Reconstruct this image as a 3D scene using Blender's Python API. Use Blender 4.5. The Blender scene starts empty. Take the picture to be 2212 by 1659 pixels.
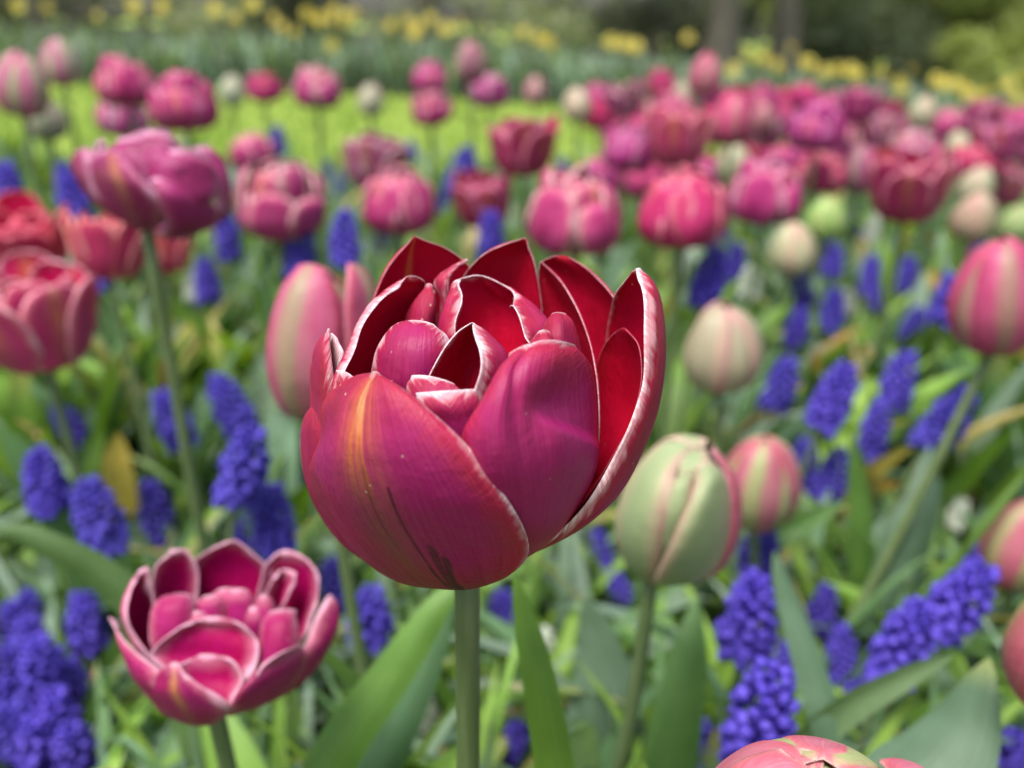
import bpy, math, random
import numpy as np
from mathutils import Vector, Matrix

scene = bpy.context.scene
C = scene.collection
R = math.radians

# ------------------------------------------------------------------ camera
CAMZ, PITCH, FPX = 0.43, R(22.0), 1916.0        # FPX: focal length in the 2212 px wide photo frame
cam_d = bpy.data.cameras.new("camera")
cam = bpy.data.objects.new("camera", cam_d); C.objects.link(cam)
cam.location = (0, 0, CAMZ)
cam.rotation_euler = (math.pi/2 - PITCH, 0, 0)
cam_d.sensor_width = 36; cam_d.lens = 18*FPX/1106
cam_d.clip_start = 0.01; cam_d.clip_end = 500
cam_d.dof.use_dof = True
cam_d.dof.focus_distance = 0.187
cam_d.dof.aperture_fstop = cam_d.lens/4.1       # 4.1 mm wide pupil
scene.camera = cam

# ------------------------------------------------------------------ light (bright overcast)
SUN_EL, SUN_ROT = R(71), R(222)
w = bpy.data.worlds.new("World"); scene.world = w; w.use_nodes = True
nt = w.node_tree; bg = nt.nodes["Background"]
sky = nt.nodes.new("ShaderNodeTexSky"); sky.sky_type = 'NISHITA'; sky.sun_disc = False
sky.sun_elevation = SUN_EL; sky.sun_rotation = SUN_ROT
sky.air_density = 1.0; sky.dust_density = 4.0; sky.ozone_density = 0.6
nt.links.new(sky.outputs[0], bg.inputs[0]); bg.inputs[1].default_value = 0.105
sd = bpy.data.lights.new("sun", 'SUN'); sd.energy = 2.7; sd.angle = R(28); sd.color = (1, .975, .94)
sun = bpy.data.objects.new("sun", sd); C.objects.link(sun)
# sun direction: sun_rotation is measured clockwise from +Y
sdir = Vector((math.sin(SUN_ROT)*math.cos(SUN_EL), math.cos(SUN_ROT)*math.cos(SUN_EL), math.sin(SUN_EL)))
sun.rotation_euler = (-sdir).to_track_quat('-Z', 'Y').to_euler()
scene.view_settings.view_transform = 'Standard'
scene.view_settings.look = 'None'
scene.view_settings.exposure = 1.08
scene.view_settings.gamma = 1.0

# ------------------------------------------------------------------ helpers
CAM = np.array([0, 0, CAMZ])
FW = np.array([0, math.cos(PITCH), -math.sin(PITCH)])
UP = np.array([0, math.sin(PITCH), math.cos(PITCH)])
RT = np.array([1.0, 0, 0])
def ray(px, py):
    """direction with unit axial depth through a point of the 2212 x 1659 photo frame"""
    return RT*((px-1106)/FPX) - UP*((py-829.5)/FPX) + FW
def at(px, py, depth): return CAM + ray(px, py)*depth

def smooth(a, b, x):
    t = np.clip((np.asarray(x, float)-a)/(b-a), 0, 1); return t*t*(3-2*t)
def ground(x, y):
    return -smooth(0.1, 3.0, y)*(0.02*x + 0.09*np.log1p(np.exp(np.clip(x*1.3, -30, 30)))/1.3) - 0.004

def setp(o, label=None, cat=None, group=None, kind=None):
    if label: o["label"] = label
    if cat: o["category"] = cat
    if group: o["group"] = group
    if kind: o["kind"] = kind
    return o
def link(name, me, parent=None, mats=()):
    o = bpy.data.objects.new(name, me); C.objects.link(o)
    if parent is not None: o.parent = parent
    return o
def empty(name, loc):
    o = bpy.data.objects.new(name, None); C.objects.link(o)
    o.empty_display_size = 0.02; o.location = Vector(loc); return o

class MB:
    """collects vertices, faces, float attributes -> one mesh"""
    def __init__(s): s.v=[]; s.f=[]; s.a={}; s.mi=[]; s.n=0
    def add(s, V, F, mi=0, **attrs):
        V = np.asarray(V, float).reshape(-1, 3); k = len(V)
        s.v.append(V); s.f += [tuple(int(i)+s.n for i in f) for f in F]
        s.mi += [mi]*len(F) if np.isscalar(mi) else list(mi)
        for key in set(s.a) | set(attrs):
            dim = None
            val = attrs.get(key)
            if key not in s.a:
                val = np.asarray(val, float)
                shape = (s.n,)+val.shape[1:] if val.ndim>1 else (s.n,)
                s.a[key] = [np.zeros(shape)]
            if val is None:
                sh = s.a[key][0].shape
                val = np.zeros((k,)+sh[1:])
            s.a[key].append(np.asarray(val, float))
        s.n += k
    def build(s, name, mats, smooth_shade=True):
        me = bpy.data.meshes.new(name)
        V = np.concatenate(s.v) if s.v else np.zeros((0,3))
        me.from_pydata(V.tolist(), [], s.f)
        for m in (mats if isinstance(mats, (list, tuple)) else [mats]): me.materials.append(m)
        me.polygons.foreach_set("material_index", np.array(s.mi, dtype=np.int32))
        if smooth_shade: me.polygons.foreach_set("use_smooth", np.ones(len(s.f), dtype=bool))
        for key, ls in s.a.items():
            A = np.concatenate(ls)
            if A.ndim == 1:
                at_ = me.attributes.new(key, 'FLOAT', 'POINT'); at_.data.foreach_set("value", A.astype(np.float32))
            else:
                at_ = me.attributes.new(key, 'FLOAT_COLOR', 'POINT')
                B = np.ones((len(A), 4), np.float32); B[:, :3] = A
                at_.data.foreach_set("color", B.ravel())
        me.update(); return me

def grid_faces(n, m, off=0, flip=False):
    i = np.arange(n-1)[:, None]*m + np.arange(m-1)[None, :] + off
    q = np.stack([i, i+1, i+m+1, i+m], -1).reshape(-1, 4)
    return q[:, ::-1] if flip else q

def cubic(xk, Y, x):
    """natural-ish cubic (Catmull-Rom on non-uniform knots) along axis 0"""
    xk = np.asarray(xk, float); Y = np.asarray(Y, float); x = np.asarray(x, float)
    d = np.gradient(Y, xk, axis=0)
    i = np.clip(np.searchsorted(xk, x, side='right')-1, 0, len(xk)-2)
    h = (xk[i+1]-xk[i]); t = (x-xk[i])/h
    sh = (-1,)+(1,)*(Y.ndim-1); t = t.reshape(sh); h = h.reshape(sh)
    return ((2*t**3-3*t**2+1)*Y[i] + (t**3-2*t**2+t)*h*d[i] + (-2*t**3+3*t**2)*Y[i+1] + (t**3-t**2)*h*d[i+1])

def normals(P):
    du = np.gradient(P, axis=1); dv = np.gradient(P, axis=0)
    N = np.cross(du, dv); l = np.linalg.norm(N, axis=2, keepdims=True)
    N = N/np.maximum(l, 1e-12)
    # collapsed rows: borrow the neighbour's normal
    bad = (l[..., 0] < 1e-10)
    if bad[-1].any(): N[-1] = N[-2]
    if bad[0].any(): N[0] = N[1]
    return N

def wave(u, v, seed, fu=3.0, fv=3.0, k=5):
    r = random.Random(seed); s = 0
    for _ in range(k):
        s = s + r.uniform(.4, 1)*np.sin(r.uniform(-fu, fu)*u*2 + r.uniform(-fv, fv)*v*3 + r.uniform(0, 6.28))
    return s/k

def petal_sheet(mb, P, sign=1, thick=0.0007, roll=0.0, rollw=0.003, top_edge=True, wav=0.0, frill=0.0, seed=0,
                flame=0.0, fu0=0.0, fw=.22, mark=None, disp=None, taper=False, rimk=1.0):
    """P[v,u]: mid surface (metres). Adds a closed petal of two faces: outer (material 0) and inner (material 1)."""
    n, m, _ = P.shape
    u = np.linspace(-1, 1, m)[None, :]*np.ones((n, 1)); v = np.linspace(0, 1, n)[:, None]*np.ones((1, m))
    seg = np.linalg.norm(np.diff(P, axis=1), axis=2)
    dl = np.concatenate([np.zeros((n, 1)), np.cumsum(seg, 1)], 1); dr = dl[:, -1:]-dl
    edge = np.minimum(dl, dr)
    if top_edge:
        segv = np.linalg.norm(np.diff(P, axis=0), axis=2)
        dt = np.concatenate([np.zeros((1, m)), np.cumsum(segv[::-1], 0)], 0)[::-1]
        edge = np.minimum(edge, dt)
    N = normals(P)*sign
    off = np.zeros((n, m))
    if wav: off = off + wav*wave(u, v, seed)*smooth(1.0, .9, v)
    if frill: off = off + frill*wave(u, v, seed+7, 16, 16, 6)*np.exp(-edge/0.0035)*smooth(0.1, .4, v)*(1 if not taper else smooth(1.0, .93, v))
    if roll: off = off - roll*np.clip(1-edge/rollw, 0, 1)**2*smooth(0.05, .3, v)*(1 if not taper else smooth(1.0, .9, v))
    if disp is not None: off = off + disp(u, v)
    P = P + N*off[..., None]
    N = normals(P)*sign
    th = thick*(0.3+0.7*np.clip(edge/0.002, 0, 1))[..., None]
    O = P + N*th*.5; I = P - N*th*.5
    fl = flame*np.exp(-((u-fu0)/fw)**2)
    mk = mark(u, v) if mark is not None else np.zeros_like(u)
    k = n*m
    F = []; MI = []
    flip = sign < 0
    a = grid_faces(n, m, 0, flip); b = grid_faces(n, m, k, not flip)
    F += a.tolist(); MI += [0]*len(a); F += b.tolist(); MI += [1]*len(b)
    ring = [j for j in range(m)] + [i*m+m-1 for i in range(1, n)] + [(n-1)*m+j for j in range(m-2, -1, -1)] + [i*m for i in range(n-2, 0, -1)]
    for x, y in zip(ring, ring[1:]+ring[:1]):
        f = [x, y, y+k, x+k] if flip else [x, x+k, y+k, y]
        F.append(f); MI.append(0)
    cat = lambda A: np.concatenate([A.ravel(), A.ravel()])
    mb.add(np.concatenate([O.reshape(-1, 3), I.reshape(-1, 3)]), F, MI,
           edge=cat(edge*1000), pu=cat(u), pv=cat(v), midflame=cat(fl), mark=cat(mk), rimk=np.full(2*k, rimk))

def tube(mb, pts, radii, seg=10, cap=True, **attrs):
    pts = np.asarray(pts, float); n = len(pts); radii = np.broadcast_to(radii, (n,))
    T = np.gradient(pts, axis=0); T /= np.linalg.norm(T, axis=1, keepdims=True)
    ref = np.array([0.31, 0.95, 0.05]) if abs(T[0][2]) > .5 else np.array([0, 0, 1.0])
    A = np.cross(T, ref); A /= np.linalg.norm(A, axis=1, keepdims=True); B = np.cross(T, A)
    th = np.linspace(0, 2*math.pi, seg, endpoint=False)
    V = pts[:, None]+radii[:, None, None]*(A[:, None]*np.cos(th)[None, :, None]+B[:, None]*np.sin(th)[None, :, None])
    F = []
    for i in range(n-1):
        for j in range(seg):
            F.append((i*seg+j, i*seg+(j+1) % seg, (i+1)*seg+(j+1) % seg, (i+1)*seg+j))
    V = V.reshape(-1, 3)
    if cap:
        V = np.concatenate([V, pts[-1:]+T[-1:]*radii[-1]*.5]); k = len(V)-1
        for j in range(seg): F.append(((n-1)*seg+j, (n-1)*seg+(j+1) % seg, k))
    at_ = {k_: np.broadcast_to(np.asarray(v_, float), (len(V),)+np.asarray(v_).shape).copy() for k_, v_ in attrs.items()}
    mb.add(V, F, 0, **at_)

# ------------------------------------------------------------------ materials
class NB:
    """small helper that writes shader nodes"""
    def __init__(s, name):
        s.m = bpy.data.materials.new(name); s.m.use_nodes = True
        s.t = s.m.node_tree; s.t.nodes.clear()
        s.out = s.n("ShaderNodeOutputMaterial")
    def n(s, ty, **kw):
        x = s.t.nodes.new(ty)
        for k, v in kw.items(): setattr(x, k, v)
        return x
    def put(s, sock, v):
        if isinstance(v, bpy.types.NodeSocket): s.t.links.new(v, sock)
        elif isinstance(v, (tuple, list)) and len(v) == 3 and sock.type == 'RGBA': sock.default_value = (*v, 1)
        else: sock.default_value = v
    def attr(s, name, out="Fac"):
        x = s.n("ShaderNodeAttribute"); x.attribute_name = name; return x.outputs[out]
    def math(s, op, a, b=0.0, clamp=False):
        x = s.n("ShaderNodeMath", operation=op, use_clamp=clamp); s.put(x.inputs[0], a); s.put(x.inputs[1], b); return x.outputs[0]
    def ramp(s, a, lo, hi, o0=0.0, o1=1.0):
        x = s.n("ShaderNodeMapRange", interpolation_type='SMOOTHSTEP')
        s.put(x.inputs[0], a); s.put(x.inputs[1], lo); s.put(x.inputs[2], hi); s.put(x.inputs[3], o0); s.put(x.inputs[4], o1)
        return x.outputs[0]
    def mix(s, f, a, b, mode='MIX'):
        x = s.n("ShaderNodeMix", data_type='RGBA', blend_type=mode)
        s.put(x.inputs[0], f); s.put(x.inputs[6], a); s.put(x.inputs[7], b); return x.outputs[2]
    def comb(s, a, b, c):
        x = s.n("ShaderNodeCombineXYZ"); s.put(x.inputs[0], a); s.put(x.inputs[1], b); s.put(x.inputs[2], c); return x.outputs[0]
    def noise(s, vec=None, scale=5, detail=3, rough=.5, out="Fac", dim='3D'):
        x = s.n("ShaderNodeTexNoise"); x.inputs["Scale"].default_value = scale
        x.inputs["Detail"].default_value = detail; x.inputs["Roughness"].default_value = rough
        if vec is not None: s.put(x.inputs["Vector"], vec)
        return x.outputs[out]
    def coord(s, out="Object"): return s.n("ShaderNodeTexCoord").outputs[out]
    def scaled(s, vec, sc):
        x = s.n("ShaderNodeMapping"); s.put(x.inputs[0], vec); x.inputs[3].default_value = sc; return x.outputs[0]
    def oinfo(s, out): return s.n("ShaderNodeObjectInfo").outputs[out]
    def bump(s, h, strength=.3, dist=.001):
        x = s.n("ShaderNodeBump"); s.put(x.inputs["Height"], h); x.inputs["Strength"].default_value = strength; x.inputs["Distance"].default_value = dist
        return x.outputs[0]
    def finish(s, col, rough=.5, spec=.4, nrm=None, trans=0.0, tcol=None, sheen=0.0):
        p = s.n("ShaderNodeBsdfPrincipled")
        s.put(p.inputs["Base Color"], col); s.put(p.inputs["Roughness"], rough); s.put(p.inputs["Specular IOR Level"], spec)
        if sheen:
            p.inputs["Sheen Weight"].default_value = sheen; p.inputs["Sheen Roughness"].default_value = .35
        if nrm is not None: s.put(p.inputs["Normal"], nrm)
        sh = p.outputs[0]
        if trans:
            t = s.n("ShaderNodeBsdfTranslucent"); s.put(t.inputs[0], tcol if tcol is not None else col)
            x = s.n("ShaderNodeMixShader"); x.inputs[0].default_value = trans
            s.t.links.new(sh, x.inputs[1]); s.t.links.new(t.outputs[0], x.inputs[2]); sh = x.outputs[0]
        s.t.links.new(sh, s.out.inputs[0]); return s.m

def petal_mat(name, base, base2, rimred, pale, flame_hi=(.72, .36, .07), flame_lo=(.22, .12, .03), rimw=(.25, 1.9), redw=(1.5, 6.5),
              trans=.22, rough=.42, sheen=.15, tint=False, feather=3.2, blush=None, softk=.55, fine=0.0, stripe=(.18, .75), striped=None, spec=.35):
    b = NB(name)
    e, u, v, fl, mk = b.attr("edge"), b.attr("pu"), b.attr("pv"), b.attr("midflame"), b.attr("mark")
    obj = b.coord("Object")
    # streaks that run in from the margin, and long veins that follow the petal
    au = b.math('ABSOLUTE', u)
    vs = b.math('ADD', v, b.math('MULTIPLY', au, -.22))            # streaks slant down towards the margin
    stv = b.noise(b.comb(b.math('MULTIPLY', u, 2.6), b.math('MULTIPLY', vs, 85), .3), 1.0, 4, .62)
    stv2 = b.noise(b.comb(b.math('MULTIPLY', u, 1.6), b.math('MULTIPLY', vs, 26), 4.3), 1.0, 3, .6)
    wide = b.noise(b.comb(b.math('MULTIPLY', u, 1.3), b.math('MULTIPLY', v, 4.5), 9.1), 1.0, 2, .5)
    vein = b.noise(b.comb(b.math('MULTIPLY', u, 26), b.math('MULTIPLY', v, 2.2), 1.7), 1.0, 4, .6)
    blot = b.noise(b.scaled(obj, (60, 60, 60)), 1.0, 3, .55)
    f1 = b.ramp(b.math('ADD', b.math('MULTIPLY', vein, .4), b.math('MULTIPLY', blot, .6)), .38, .62)
    col = b.mix(f1, base, base2)
    if blush is not None:
        big = b.noise(b.scaled(obj, (24, 24, 24)), 1.0, 2, .5)
        col = b.mix(b.math('MULTIPLY', b.ramp(big, .42, .66), .8), col, blush)
    # reddish band inside the margin
    e_s = b.math('ADD', e, b.math('ADD', b.math('MULTIPLY', b.math('SUBTRACT', stv2, .5), 7.0), b.math('MULTIPLY', b.math('SUBTRACT', stv, .5), 6.0)))
    red = b.math('MULTIPLY', b.ramp(e_s, redw[0], redw[1], 1, 0), .8)
    col = b.mix(red, col, rimred)
    if striped is not None:
        g = b.ramp(b.math('ADD', b.math('ABSOLUTE', u), b.math('MULTIPLY', b.math('SUBTRACT', vein, .5), .9)), stripe[0], stripe[1], 1, 0)
        col = b.mix(b.math('MULTIPLY', g, .92), col, striped)
    # flame on the midrib
    flm = b.math('MULTIPLY', b.math('MULTIPLY', fl, b.ramp(v, .08, .55, .45, 1.0)), b.ramp(b.math('ADD', b.math('MULTIPLY', vein, .65), b.math('MULTIPLY', blot, .35)), .34, .62, .18, 1.1), clamp=True)
    fcol = b.mix(b.ramp(v, .38, .72), flame_lo, flame_hi)
    fcore = b.mix(b.ramp(fl, .75, 1.0), fcol, (.70, .46, .15))
    fc2 = b.mix(b.ramp(v, .62, .8), fcol, fcore)
    col = b.mix(b.math('MULTIPLY', flm, .92), col, fc2)
    # dark smudges and pale scratches (wear with a shape of its own)
    col = b.mix(b.math('MULTIPLY', mk, .95, clamp=True), col, (.055, .006, .018))
    # pale fringe
    rk = b.attr('rimk')
    e_n = b.math('DIVIDE', e, b.math('MAXIMUM', rk, .4))
    e_r = b.math('ADD', b.math('MULTIPLY', e_n, b.ramp(wide, .35, .68, 1.9, .75)), b.math('MULTIPLY', b.math('SUBTRACT', stv, .5), feather))
    rim = b.math('MULTIPLY', b.ramp(e_r, rimw[0], rimw[1], 1, 0), b.ramp(wide, .25, .6, .55, 1.0))
    rim = b.math('MULTIPLY', rim, rk, clamp=True)
    soft = b.math('MULTIPLY', b.ramp(b.math('ADD', e_n, b.math('MULTIPLY', b.math('SUBTRACT', stv2, .5), feather*1.3)), rimw[1]*.3, rimw[1]*1.9, 1, 0), b.math('MULTIPLY', rk, softk), clamp=True)
    col = b.mix(soft, col, tuple(.5*p_+.5*q_ for p_, q_ in zip(pale, rimred)))
    col = b.mix(rim, col, pale)
    if fine: col = b.mix(b.math('MULTIPLY', b.ramp(b.noise(b.comb(b.math('MULTIPLY', u, 75), b.math('MULTIPLY', v, 3.5), 2.2), 1.0, 3, .65), .35, .75), fine), col, (.62, .16, .22))
    if tint: col = b.mix(1.0, col, b.oinfo("Color"), 'MULTIPLY')
    vor = b.n("ShaderNodeTexVoronoi"); vor.inputs["Scale"].default_value = 320; b.put(vor.inputs["Vector"], obj)
    spk = b.math('MULTIPLY', b.ramp(vor.outputs["Distance"], .05, .1, 1, 0), b.ramp(b.noise(b.scaled(obj, (90, 90, 90)), 1.0, 1), .58, .66))
    col = b.mix(b.math('MULTIPLY', spk, .6), col, (.75, .6, .5))
    h = b.math('ADD', b.math('MULTIPLY', vein, .6), b.math('MULTIPLY', b.math('MULTIPLY', stv, b.ramp(e, 2, 9, 1, 0)), .6))
    h = b.math('ADD', h, b.math('MULTIPLY', b.noise(b.scaled(obj, (420, 420, 420)), 1.0, 2), .25))
    h = b.math('ADD', h, b.math('MULTIPLY', b.noise(b.scaled(obj, (170, 170, 170)), 1.0, 3, .55), .9))
    nr = b.bump(h, .6, .0008)
    tc = b.mix(.5, col, (.70, .02, .05)) if striped is None else col
    return b.finish(col, rough, spec, nr, trans, tc, sheen)

M = {}
M['hero_out'] = petal_mat("hero petal outer", (.25, .004, .046), (.34, .006, .082), (.35, .008, .034), (.84, .68, .72), rimw=(-.5, 1.15), redw=(1.5, 9.5), sheen=.0, rough=.44, blush=(.30, .007, .125),
                          flame_hi=(.60, .17, .035), flame_lo=(.19, .085, .028), softk=.55, fine=.12, trans=.10, spec=.3, feather=4.4)
M['hero_in'] = petal_mat("hero petal inner", (.54, .003, .026), (.62, .004, .045), (.48, .008, .026), (.82, .58, .60), rimw=(-.5, .45), redw=(.6, 2.6), rough=.5, sheen=.0, trans=.24, spec=.2, softk=.32, feather=2.4)
M['rasp_out'] = petal_mat("raspberry petal outer", (.27, .004, .075), (.34, .009, .14), (.33, .010, .065), (.74, .42, .54), rimw=(.5, 3.6), redw=(2, 7), trans=.12, softk=.5, fine=.12, sheen=0, spec=.22)
M['rasp_in'] = petal_mat("raspberry petal inner", (.30, .002, .058), (.36, .003, .10), (.34, .005, .065), (.74, .42, .54), rimw=(.5, 3.6), redw=(2, 5), trans=.16, softk=.5, spec=.15, sheen=0)
M['mag_out'] = petal_mat("magenta petal outer", (.19, .007, .065), (.29, .02, .13), (.28, .02, .09), (.62, .30, .44), rimw=(.8, 4.2), redw=(2, 8), trans=.10, softk=.55, fine=.12, sheen=0, spec=.25)
M['mag_in'] = petal_mat("magenta petal inner", (.32, .003, .06), (.40, .006, .11), (.40, .02, .10), (.70, .38, .54), rimw=(.8, 4.0), redw=(2, 5), trans=.16, softk=.5, spec=.2, sheen=0)
M['pink_out'] = petal_mat("double tulip petal outer", (.36, .016, .115), (.50, .05, .20), (.48, .04, .11), (.76, .46, .52), rimw=(.4, 4.2), redw=(3, 9), tint=True, sheen=0, spec=.25, fine=.15)
M['pink_in'] = petal_mat("double tulip petal inner", (.44, .006, .075), (.52, .014, .13), (.52, .02, .09), (.76, .46, .54), rimw=(.4, 4.0), redw=(2, 5), tint=True, trans=.25, sheen=0, spec=.2)
M['bud_out'] = petal_mat("tulip bud petal", (.46, .10, .18), (.52, .17, .24), (.54, .08, .13), (.70, .42, .42), striped=(.33, .36, .17), rimw=(.2, 1.6), redw=(1, 6), tint=True, trans=.2, sheen=0, stripe=(.03, .42))
M['bud_in'] = petal_mat("tulip bud petal inner", (.55, .06, .12), (.55, .12, .16), (.55, .08, .12), (.72, .42, .42), tint=True, sheen=0)
M['green_out'] = petal_mat("green bud petal", (.42, .36, .23), (.46, .42, .25), (.48, .24, .22), (.60, .52, .36), striped=(.30, .38, .19), rimw=(.2, 2.4), redw=(.8, 5), tint=True, trans=.2, sheen=0, stripe=(.25, .8))

def leaf_material(name, base_attr=True, rough=.42, trans=.33, spec=.45):
    b = NB(name)
    col = b.attr("lc", "Color")
    u, v = b.attr("pu"), b.attr("pv")
    vein = b.noise(b.comb(b.math('MULTIPLY', u, 18), b.math('MULTIPLY', v, 1.5), 0), 1.0, 3, .6)
    blot = b.noise(b.scaled(b.coord("Object"), (35, 35, 35)), 1.0, 3)
    c2 = b.mix(b.ramp(b.math('ADD', b.math('MULTIPLY', vein, .6), b.math('MULTIPLY', blot, .4)), .32, .68), b.mix(1., col, (.62, .70, .56), 'MULTIPLY'), b.mix(1., col, (1.28, 1.22, 1.35), 'MULTIPLY'))
    tc = b.mix(1., c2, (1.5, 1.45, .5), 'MULTIPLY')
    return b.finish(c2, rough, spec, b.bump(vein, .35, .001), trans, tc)
M['leaf'] = leaf_material("glaucous leaf")
def stem_material():
    b = NB("tulip stem")
    n1 = b.noise(b.scaled(b.coord("Object"), (300, 300, 25)), 1.0, 3)
    col = b.mix(b.ramp(n1, .3, .7), (.105, .155, .055), (.15, .20, .085))
    return b.finish(col, .45, .4, b.bump(n1, .2, .0006), .0)
M['stem'] = stem_material()
def bell_material():
    b = NB("grape hyacinth bells")
    t = b.attr("bt")
    n1 = b.noise(b.scaled(b.coord("Object"), (260, 260, 260)), 1.0, 2)
    col = b.mix(b.ramp(n1, .3, .7), (.060, .034, .38), (.13, .085, .60))
    col = b.mix(b.math('MULTIPLY', b.oinfo("Random"), .4), col, (.05, .05, .32))
    col = b.mix(b.ramp(t, .9, 1.0), col, (.36, .34, .72))
    return b.finish(col, .5, .3, None, .18)
M['bell'] = bell_material()
def simple(name, c0, c1, sc=(20, 20, 20), rough=.7, spec=.3, bump=0, bd=.01, trans=0., detail=4, tint=False):
    b = NB(name)
    n1 = b.noise(b.scaled(b.coord("Object"), sc), 1.0, detail, .6)
    col = b.mix(b.ramp(n1, .32, .68), c0, c1)
    if tint: col = b.mix(1., col, b.oinfo("Color"), 'MULTIPLY')
    return b.finish(col, rough, spec, b.bump(n1, bump, bd) if bump else None, trans)
M['soil'] = simple("bed soil", (.018, .012, .008), (.045, .03, .02), (40, 40, 40), .9, .2, .8, .02)
M['lawn'] = simple("lawn", (.22, .31, .05), (.32, .41, .085), (2.5, 2.5, 2.5), .8, .2, .5, .02)
M['bark'] = simple("bark", (.13, .115, .085), (.26, .225, .165), (5, 5, 1.2), .9, .2, .8, .03)
M['wood_floor'] = simple("woodland floor", (.03, .035, .015), (.06, .06, .028), (2, 2, 2), .9, .2)
M['daff_petal'] = simple("daffodil petal", (.74, .62, .13), (.80, .72, .24), (40, 40, 40), .5, .3, 0, 0, .3)
M['daff_cup'] = simple("daffodil trumpet", (.76, .54, .06), (.80, .62, .10), (40, 40, 40), .5, .3, 0, 0, .2)
M['white'] = simple("white petal", (.72, .74, .66), (.80, .80, .74), (90, 90, 90), .5, .3, 0, 0, .3)
def crown_material():
    b = NB("tree foliage")
    col = b.attr("lc", "Color")
    col = b.mix(1., col, b.oinfo("Color"), 'MULTIPLY')
    return b.finish(col, .6, .3, None, .42, b.mix(1., col, (1.5, 1.5, .7), 'MULTIPLY'))
M['crown'] = crown_material()

# ------------------------------------------------------------------ setting: lawn, bed soil, woodland floor
def sheet(name, xs, ys, mat, dz, inside=None, label=None):
    X, Y = np.meshgrid(xs, ys); Z = ground(X, Y)+dz
    F = grid_faces(len(ys), len(xs))
    if inside is not None:
        cx = X.ravel()[F].mean(1); cy = Y.ravel()[F].mean(1)
        F = F[inside(cx, cy)]
    mb = MB(); mb.add(np.stack([X, Y, Z], -1), F.tolist())
    me = mb.build(name, mat); o = link(name, me)
    return setp(o, kind='structure')
ax = np.concatenate([np.linspace(-150, -12, 12), np.linspace(-10, 12, 90), np.linspace(14, 150, 12)])
ay = np.concatenate([np.linspace(-20, -1, 6), np.linspace(-.5, 14, 100), np.linspace(15, 250, 20)])
sheet("lawn", ax, ay, M['lawn'], 0.0)
def bed_edge(x): return 2.25 + 0.16*np.clip(x+1, 0, 9) + .05*np.sin(x*3)
sheet("bed_soil", np.linspace(-1.9, 4.6, 130), np.linspace(-.6, 3.6, 100), M['soil'], 0.008, lambda x, y: (y < bed_edge(x)))
def daff_front(x): return 6.3 - .06*np.clip(x+3, -4, 3) + .30*np.clip(x-1.5, 0, 9)
sheet("daffodil_bed_soil", np.linspace(-8, 9, 120), np.linspace(5, 13, 100), M['soil'], 0.008, lambda x, y: (y > daff_front(x)) & (y < daff_front(x)+2.3))
sheet("woodland_floor", np.linspace(-40, 45, 60), np.linspace(9, 60, 40), M['wood_floor'], 0.004, lambda x, y: y > daff_front(x)+2.8)
# ------------------------------------------------------------------ the sharp tulip in front
# control points (qx, qy, b): position seen in the photo enlargement and b = millimetres behind (+) or before (-) the flower's own axis
FY = float(at(1080, 900, 0.2)[1])
def qpt(qx, qy, b):
    px = (1100+.934*qx)/1.8083; py = (850+.934*qy)/1.8083
    d = ray(px, py); return CAM + d*((FY + b*.001)/d[1])
def hero_surface(rows, n=70, m=61, fn=None):
    A = np.array([[(fn or qpt)(*p) for p in r] for r in rows])          # rows, curves, 3
    K = A.shape[1]
    vk = np.concatenate([[0], np.cumsum(np.linalg.norm(np.diff(A, axis=0), axis=2).mean(1))]); vk /= vk[-1]
    vv = 1-(1-np.linspace(0, 1, n))**1.35                        # finer near the tip
    S = cubic(vk, A, vv)
    uu = np.linspace(-1, 1, m); uk = np.linspace(-1, 1, K)
    if K == 3:
        L = np.stack([uu*(uu-1)/2, 1-uu*uu, uu*(uu+1)/2], 0)
        return np.einsum('vkc,ku->vuc', S, L)
    return np.swapaxes(cubic(uk, np.swapaxes(S, 0, 1), uu), 0, 1)
def b3(x, y, b=0, d=10): return [(x-d, y, b+1), (x, y, b), (x+d, y, b+1)]

HERO = empty("tulip", (0, 0, 0))
hb = qpt(775, 1480, 0)
stem_low = qpt(0, 0, 0)  # placeholder, replaced below
d_ = ray(972, 1659); sl = CAM + d_*((FY+.002)/d_[1])
dirv = (sl-hb)/abs(sl[2]-hb[2])
gx, gy = hb[0]+dirv[0]*hb[2]*.8, hb[1]+.012
HERO.location = Vector((gx, gy, float(ground(gx, gy))))
setp(HERO, "sharp crimson and magenta double tulip with white petal margins and yellow flame, nearest the lens", "tulip")
def hero_part(name, me):
    o = link(name, me, HERO); o.matrix_parent_inverse = Matrix.Translation(-HERO.location); return o

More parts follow.
